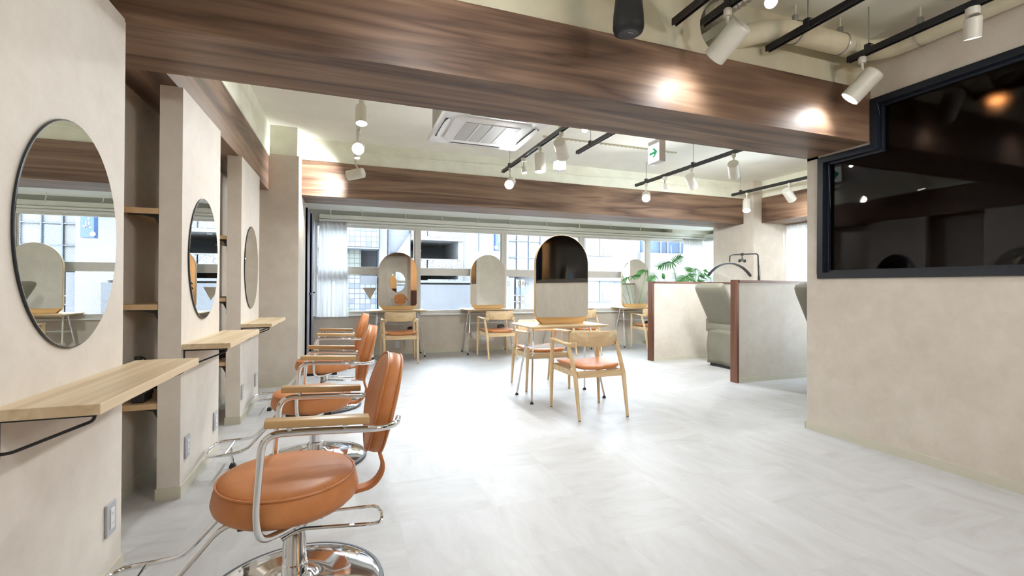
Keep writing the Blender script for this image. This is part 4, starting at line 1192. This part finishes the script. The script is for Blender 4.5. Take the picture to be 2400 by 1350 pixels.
t = empty('reception_counter', (2.9, -2.7, 0), 0, 'red-brown wooden counter in the nook behind the camera', 'counter')
MB().box(-.5, .35, -.25, .25, 0, .95).build('body', 'red_wood_z', t, smooth=False, bev=.004)
MB().box(-.53, .38, -.28, .28, .95, .99).build('top', 'red_wood_x', t, smooth=False, bev=.004)

# ================================================================ lettering on the window glass
def strokes(name, segs, org, ux, uz, w, mat, parent=None, depth=.002):
    """strokes: polylines in a unit box; drawn as flat ribbons with a little thickness"""
    m = MB()
    ux, uz = Vector(ux), Vector(uz); n_ = ux.cross(uz).normalized(); org = Vector(org)
    for s in segs:
        P = [org + ux * a_ + uz * b_ for a_, b_ in s]
        for a_, b_ in zip(P, P[1:]):
            d = (b_ - a_).normalized(); q = d.cross(n_).normalized() * w / 2; e = d * w * .35
            c = [a_ - e + q, b_ + e + q, b_ + e - q, a_ - e - q]
            m.skin([m.ring([p - n_ * depth for p in c]), m.ring([p + n_ * depth for p in c])])
    return m.build(name, mat, parent, smooth=False)
plain('vinyl_grey', (.36, .36, .38), .5)
plain('vinyl_light', (.82, .82, .80), .5)
H = [[(0, 0), (0, 1)], [(1, 0), (1, 1)], [(0, .5), (1, .5)]]
A_ = [[(0, 0), (.5, 1), (1, 0)], [(.2, .38), (.8, .38)]]
O_ = [[(.25, 0), (.75, 0), (1, .25), (1, .75), (.75, 1), (.25, 1), (0, .75), (0, .25), (.25, 0)]]
lt = empty('window_lettering', (3.05, 8.107, 1.17), 0, 'grey letters OAH on the third window pane from the left', 'lettering')
for i, (g_) in enumerate((O_, A_, H)):
    strokes('letter', g_, (i * .072, 0, 0), (.052, 0, 0), (0, 0, .075), .009, 'vinyl_grey', lt, .0006)
lt = empty('window_lettering', (2.83, 8.107, 1.17), 0, 'single grey letter O at the left edge of the third window pane', 'lettering')
strokes('letter', O_, (0, 0, 0), (.04, 0, 0), (0, 0, .075), .008, 'vinyl_grey', lt, .0006)
tri = MB().prism([(.30, 1.12), (.52, 1.12), (.42, .92)], 8.104, 8.108, 1).build('triangle_sticker', 'plaster', smooth=False)
tag(tri, 'beige downward triangle on the leftmost lower window pane', 'sticker')
# ================================================================ across the street (we are one floor up)
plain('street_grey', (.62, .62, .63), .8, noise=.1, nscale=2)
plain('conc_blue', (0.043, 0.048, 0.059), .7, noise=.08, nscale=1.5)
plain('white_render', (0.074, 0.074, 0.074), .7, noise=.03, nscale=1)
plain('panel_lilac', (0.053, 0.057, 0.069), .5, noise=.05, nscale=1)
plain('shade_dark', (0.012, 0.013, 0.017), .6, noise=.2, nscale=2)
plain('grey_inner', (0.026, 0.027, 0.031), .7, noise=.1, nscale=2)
plain('door_grey_light', (0.048, 0.048, 0.050), .5)
plain('granite_pink', (0.064, 0.050, 0.050), .6, noise=.08, nscale=9)
plain('granite_joint', (.035, .028, .035), .7)
plain('blue_sign', (0.009, 0.024, 0.065), .5)
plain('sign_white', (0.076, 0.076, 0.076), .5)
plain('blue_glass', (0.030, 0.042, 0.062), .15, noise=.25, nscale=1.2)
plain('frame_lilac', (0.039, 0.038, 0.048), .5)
plain('brick_pale', (0.068, 0.048, 0.043), .7, noise=.1, nscale=6)
plain('poster_blue', (0.022, 0.033, 0.073), .5)
plain('poster_ochre', (0.065, 0.048, 0.030), .5, noise=.2, nscale=4)
plain('hedge_green', (0.072, 0.108, 0.036), .7, noise=.4, nscale=12, bump=.5)
# square ceramic tiles of mixed blues
def tile_mat(name, c1, c2, mort, size):
    m, nt, b = new_mat(name)
    v = coords(nt, (1 / size, 1 / size, 1 / size))
    fl_ = nd(nt, 'ShaderNodeVectorMath', operation='FLOOR'); lk(nt, v, fl_.inputs[0])
    fc_ = nd(nt, 'ShaderNodeVectorMath', operation='FRACTION'); lk(nt, v, fc_.inputs[0])
    wn_ = nd(nt, 'ShaderNodeTexWhiteNoise'); lk(nt, fl_.outputs[0], wn_.inputs['Vector'])
    r_ = ramp(nt, wn_.outputs['Value'], [(0, c2), (.14, tuple(x * .8 for x in c2)), (.22, c1), (1, tuple(min(1, x * 1.12) for x in c1))])
    sp = nd(nt, 'ShaderNodeSeparateXYZ'); lk(nt, fc_.outputs[0], sp.inputs[0])
    g0 = nd(nt, 'ShaderNodeMath', operation='LESS_THAN', i_1=.15); lk(nt, sp.outputs[0], g0.inputs[0])
    g1 = nd(nt, 'ShaderNodeMath', operation='LESS_THAN', i_1=.15); lk(nt, sp.outputs[2], g1.inputs[0])
    mx_ = nd(nt, 'ShaderNodeMath', operation='MAXIMUM'); lk(nt, g0.outputs[0], mx_.inputs[0]); lk(nt, g1.outputs[0], mx_.inputs[1])
    mc_ = nd(nt, 'ShaderNodeMix', data_type='RGBA'); lk(nt, mx_.outputs[0], mc_.inputs[0]); lk(nt, r_.outputs[0], mc_.inputs[6]); mc_.inputs[7].default_value = (*[x * .35 for x in mort], 1)
    lk(nt, mc_.outputs[2], b.inputs['Base Color']); b.inputs['Roughness'].default_value = .35
tile_mat('mosaic_blue', (0.041, 0.048, 0.056), (0.022, 0.027, 0.045), (0.019, 0.022, 0.029), .152)
tile_mat('mosaic_green', (0.037, 0.041, 0.032), (0.019, 0.022, 0.016), (0.012, 0.014, 0.014), .152)
tile_mat('mosaic_pink', (0.053, 0.041, 0.038), (0.046, 0.035, 0.034), (0.037, 0.030, 0.030), .20)
# cut-out lattice, drawn as dark holes in a white panel
m, nt, b = new_mat('lattice')
v = coords(nt, (1, 1, 1))
vo = nd(nt, 'ShaderNodeTexVoronoi', i_Scale=16.0); lk(nt, v, vo.inputs['Vector'])
r = ramp(nt, vo.outputs[0], [(.30, (.022, .024, .035)), (.42, (.075, .075, .08))]); r.color_ramp.interpolation = 'CONSTANT'
lk(nt, r.outputs[0], b.inputs['Base Color'])

structure(bx('ground', -30, 40, 8.6, 60, -3.7, -3.5, 'street_grey'))
Y0 = 14.5
def bld(name, lab, grp='buildings across the street'):
    return empty(name, (0, Y0, -3.5), 0, lab, 'building', grp)
def q(name, x0, x1, y0, y1, z0, z1, mat, par, bev=0.0):
    return bx(name, x0, x1, y0 - Y0, y1 - Y0, z0 + 3.5, z1 + 3.5, mat, par, bev)
b1 = bld('tiled_building', 'building clad in small blue-white square tiles, seen in the leftmost window')
q('wall', -9, .96, 14.6, 22, 1.45, -3.5, 'mosaic_blue', b1)
q('wall', -9, .50, 14.9, 22, 1.45, 2.28, 'mosaic_green', b1)
q('wall', -9, .98, 14.3, 22, 2.28, 3.7, 'mosaic_blue', b1)
q('recess', .50, 1.0, 15.6, 16, 1.2, 2.28, 'shade_dark', b1)
q('slab', -9, .98, 14.3, 15.6, 2.24, 2.29, 'conc_blue', b1)
q('window', .48, .93, 14.58, 14.62, 1.20, 1.46, 'shade_dark', b1)
b2 = bld('narrow_building', 'narrow grey-blue building with a drainpipe beside the tiled one')
q('wall', 1.0, 1.22, 14.4, 20, -3.5, 3.7, 'conc_blue', b2)
q('wall', 1.22, 1.94, 14.97, 20, -3.5, 3.7, 'panel_lilac', b2)
q('joint', 1.22, 1.95, 14.962, 14.972, 2.20, 2.215, 'conc_blue', b2)
q('joint', 1.22, 1.95, 14.962, 14.972, 1.2, 1.215, 'conc_blue', b2)
MB().tube([(1.30, .25, 0), (1.30, .25, 7.1)], .035, 10).build('drainpipe', 'conc_blue', b2)
MB().prism([(1.42, 2.0 + 3.5), (1.75, 6), (1.95, 6.3), (1.95, 4.2), (1.50, 4.2)], .20, .26, 1).build('awning_side', 'white_render', b2, smooth=False)
b3 = bld('arcade_building', 'building with lattice balconies above a pink stone arch')
q('wall', 1.95, 3.60, 17.0, 22, -3.5, 3.7, 'grey_inner', b3)
q('wall', 3.44, 3.60, 14.6, 17, 1.29, 3.7, 'white_render', b3)
q('door', 1.9, 2.62, 16.9, 17.0, 1.6, 2.42, 'door_grey_light', b3)
q('balcony_slab', 1.95, 3.60, 14.5, 17, 2.58, 2.68, 'white_render', b3)
q('balcony_slab', 1.95, 3.60, 14.5, 17, 1.60, 1.72, 'white_render', b3)
q('balcony_panel', 1.95, 2.42, 14.48, 14.5, 2.68, 3.3, 'lattice', b3); q('balcony_panel', 2.46, 3.56, 14.48, 14.5, 2.68, 3.3, 'lattice', b3)
q('balcony_panel', 1.95, 2.42, 14.48, 14.5, 1.66, 1.97, 'lattice', b3); q('balcony_panel', 2.46, 3.56, 14.48, 14.5, 1.66, 1.97, 'lattice', b3)
q('handrail', 1.95, 3.6, 14.46, 14.52, 1.97, 2.0, 'white_render', b3)
q('ceiling_light', 2.2, 2.34, 14.9, 15.1, 2.55, 2.58, 'sign_white', b3)
q('lintel_panel', 2.46, 3.56, 14.48, 14.5, 1.30, 1.37, 'lattice', b3)
def arch_wall():
    m = MB(); c = (2.78, .0 + 3.5); ri = .60; top = 1.30 + 3.5
    n = 24
    xs0, xs1, zb = 1.0, 5.0, 0
    # stone front with a round-headed opening
    ring_i = [(c[0] + 1.05 * math.cos(PI - PI * k / n), c[1] - .45 + .98 * math.sin(PI - PI * k / n)) for k in range(n + 1)]
    for k in range(n):
        (xa, za), (xb_, zb_) = ring_i[k], ring_i[k + 1]
        m.skin([m.ring([Vector((xa, .1, za)), Vector((xb_, .1, zb_)), Vector((xb_, .1, top)), Vector((xa, .1, top))]), m.ring([Vector((xa, .6, za)), Vector((xb_, .6, zb_)), Vector((xb_, .6, top)), Vector((xa, .6, top))])])
    m.box(1.24, ring_i[0][0], .1, .35, 0, top); m.box(ring_i[-1][0], 4.45, .1, .6, 0, top)
    return m.build('stone_front', 'granite_pink', b3, smooth=False)
arch_wall()
m = MB(); rs = []
for k in range(25):
    a_ = PI - PI * k / 24
    rs.append(m.ring([Vector((2.78 + r_ * math.cos(a_), y_, 3.05 + r_ * .935 * math.sin(a_))) for r_, y_ in ((1.05, .02), (1.24, .02), (1.24, .12), (1.05, .12))]))
m.skin(rs); m.build('arch_moulding', 'brick_pale', b3, ang=30)
for r0_ in (1.03, 1.245):
    m = MB(); rs = []
    for k in range(25):
        a_ = PI - PI * k / 24
        rs.append(m.ring([Vector((2.78 + r_ * math.cos(a_), y_, 3.05 + r_ * .935 * math.sin(a_))) for r_, y_ in ((r0_, .005), (r0_ + .025, .005), (r0_ + .025, .10), (r0_, .10))]))
    m.skin(rs); m.build('arch_joint', 'granite_joint', b3, ang=30)
for xk, zk in ((2.36, .86), (3.2, .86), (1.95, .55), (3.66, .55)): q('joint', xk, xk + .015, 14.59, 14.601, zk - .9, 1.02, 'granite_joint', b3)
q('joint', 1.3, 4.45, 14.59, 14.601, .78, .79, 'granite_joint', b3)
q('keystone', 2.62, 2.94, 14.42, 14.6, .40, .95, 'brick_pale', b3, bev=.01)
q('cornice', 1.24, 4.45, 14.35, 14.6, 1.26, 1.33, 'white_render', b3); q('cornice', 1.24, 4.45, 14.5, 14.62, 1.02, 1.05, 'granite_joint', b3)
q('stone_band', 1.24, 4.45, 14.45, 14.6, 1.06, 1.18, 'granite_pink', b3)
for x in (2.10, 3.02, 3.62, 4.2): q('joint', x, x + .012, 14.445, 14.5, 1.0, 1.26, 'granite_joint', b3)
q('inner_wall', 1.5, 4.2, 13.7, 16.6, -3.5, 1.2, 'grey_inner', b3)
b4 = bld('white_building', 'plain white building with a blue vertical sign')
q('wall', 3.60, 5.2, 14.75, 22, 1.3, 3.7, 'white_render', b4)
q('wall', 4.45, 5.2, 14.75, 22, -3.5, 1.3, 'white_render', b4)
q('pipe', 4.15, 4.17, 14.70, 14.75, 2.3, 3.7, 'conc_blue', b4)
sg = q('sign', 4.53, 4.80, 14.1, 14.3, 2.30, 4.0, 'blue_sign', b4)
TE = [[(.2, .95), (.8, .95)], [(.05, .68), (.95, .68)], [(.55, .68), (.5, .3), (.25, .02)]]
RU = [[(.30, .95), (.28, .4), (.05, .05)], [(.62, 1.0), (.62, .08), (.98, .42)]]
strokes('character', TE, (4.575, -.405, 2.755 + 3.5), (.18, 0, 0), (0, 0, .15), .026, 'sign_white', sg, .004)
strokes('character', RU, (4.575, -.405, 2.53 + 3.5), (.18, 0, 0), (0, 0, .16), .026, 'sign_white', sg, .004)
MB().lathe([(0, 0), (.06, 0), (.06, .01), (0, .01)], 20, mat=Matrix.Translation((4.545, -.41, 2.39 + 3.5)) @ Matrix.Rotation(PI / 2, 4, 'X')).build('mark', 'sign_white', sg)
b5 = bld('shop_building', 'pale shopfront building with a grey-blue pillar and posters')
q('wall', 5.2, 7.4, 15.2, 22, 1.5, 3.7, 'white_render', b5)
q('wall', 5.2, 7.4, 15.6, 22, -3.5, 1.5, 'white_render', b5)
q('pillar', 5.22, 5.46, 14.9, 15.3, -3.5, 1.46, 'frame_lilac', b5)
q('shop_window', 5.62, 5.95, 15.2, 15.3, .3, 1.40, 'poster_ochre', b5)
q('poster', 5.66, 5.92, 15.17, 15.2, .86, 1.12, 'poster_blue', b5)
for z in (.84, .62, .34): q('window_bar', 5.5, 6.4, 15.12, 15.18, z, z + .025, 'sign_white', b5)
for x in (5.5, 5.60, 5.78): q('window_bar', x, x + .03, 15.12, 15.18, .3, 1.42, 'conc_blue', b5)
for k in range(5): q('mullion', 5.2 + k * .44, 5.23 + k * .44, 15.12, 15.2, 1.5, 3.7, 'conc_blue', b5)
for z in (1.62, 2.15, 2.72, 3.2): q('floor_band', 5.2, 7.4, 15.14, 15.2, z, z + .03, 'conc_blue', b5)
q('glazing', 5.64, 6.08, 15.18, 15.2, 1.65, 2.7, 'blue_glass', b5)
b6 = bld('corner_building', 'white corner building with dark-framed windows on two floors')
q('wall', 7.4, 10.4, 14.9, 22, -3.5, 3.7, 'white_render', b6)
for x0, x1, z0, z1 in ((8.12, 9.30, 2.28, 3.0), (8.12, 9.28, .62, 1.42)):
    w_ = q('window', x0, x1, 14.84, 14.9, z0, z1, 'sign_white', b6)
    for k in range(2):
        xa = x0 + .05 + k * (x1 - x0) / 2
        q('pane', xa, xa + (x1 - x0) / 2 - .12, 14.82, 14.84, z0 + .06, z1 - .04, 'panel_lilac' if k else 'white_render', b6)
        q('mullion', xa - .04, xa, 14.80, 14.84, z0, z1, 'frame_lilac', b6)
    q('brick_panel', x0 + (x1 - x0) / 2 + .15, x1 - .08, 14.80, 14.82, z0 + .05, z0 + (z1 - z0) * .45, 'brick_pale', b6)
q('ledge', 7.4, 10.4, 14.75, 14.9, 1.38, 1.5, 'granite_pink', b6)
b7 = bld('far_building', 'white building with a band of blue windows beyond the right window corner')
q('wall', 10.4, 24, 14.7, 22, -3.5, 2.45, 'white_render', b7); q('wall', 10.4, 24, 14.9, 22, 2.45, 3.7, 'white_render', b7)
q('window_band', 10.5, 15.5, 14.82, 14.9, 2.46, 3.2, 'blue_glass', b7)
for x in (10.72, 11.3, 11.62, 12.2, 12.9, 13.3, 13.55, 14.2): q('mullion', x, x + .06, 14.76, 14.82, 2.46, 3.2, 'frame_lilac', b7)
b8 = bld('side_building', 'white building opposite the right side windows')
q('wall', 13.5, 20, 2, 12.5, -3.5, 3.7, 'white_render', b8)
o = MB()
for k in range(60):
    x, z = random.uniform(-.25, .22), random.uniform(-3.3, .50)
    o.lathe([(0, -.12), (.10, -.06), (.12, .02), (.06, .10), (0, .12)], 8, c=(x, 14.2 + random.uniform(-.15, .15), z))
tag(o.build('bush', 'hedge_green'), 'green bush at the foot of the tiled building', 'bush')
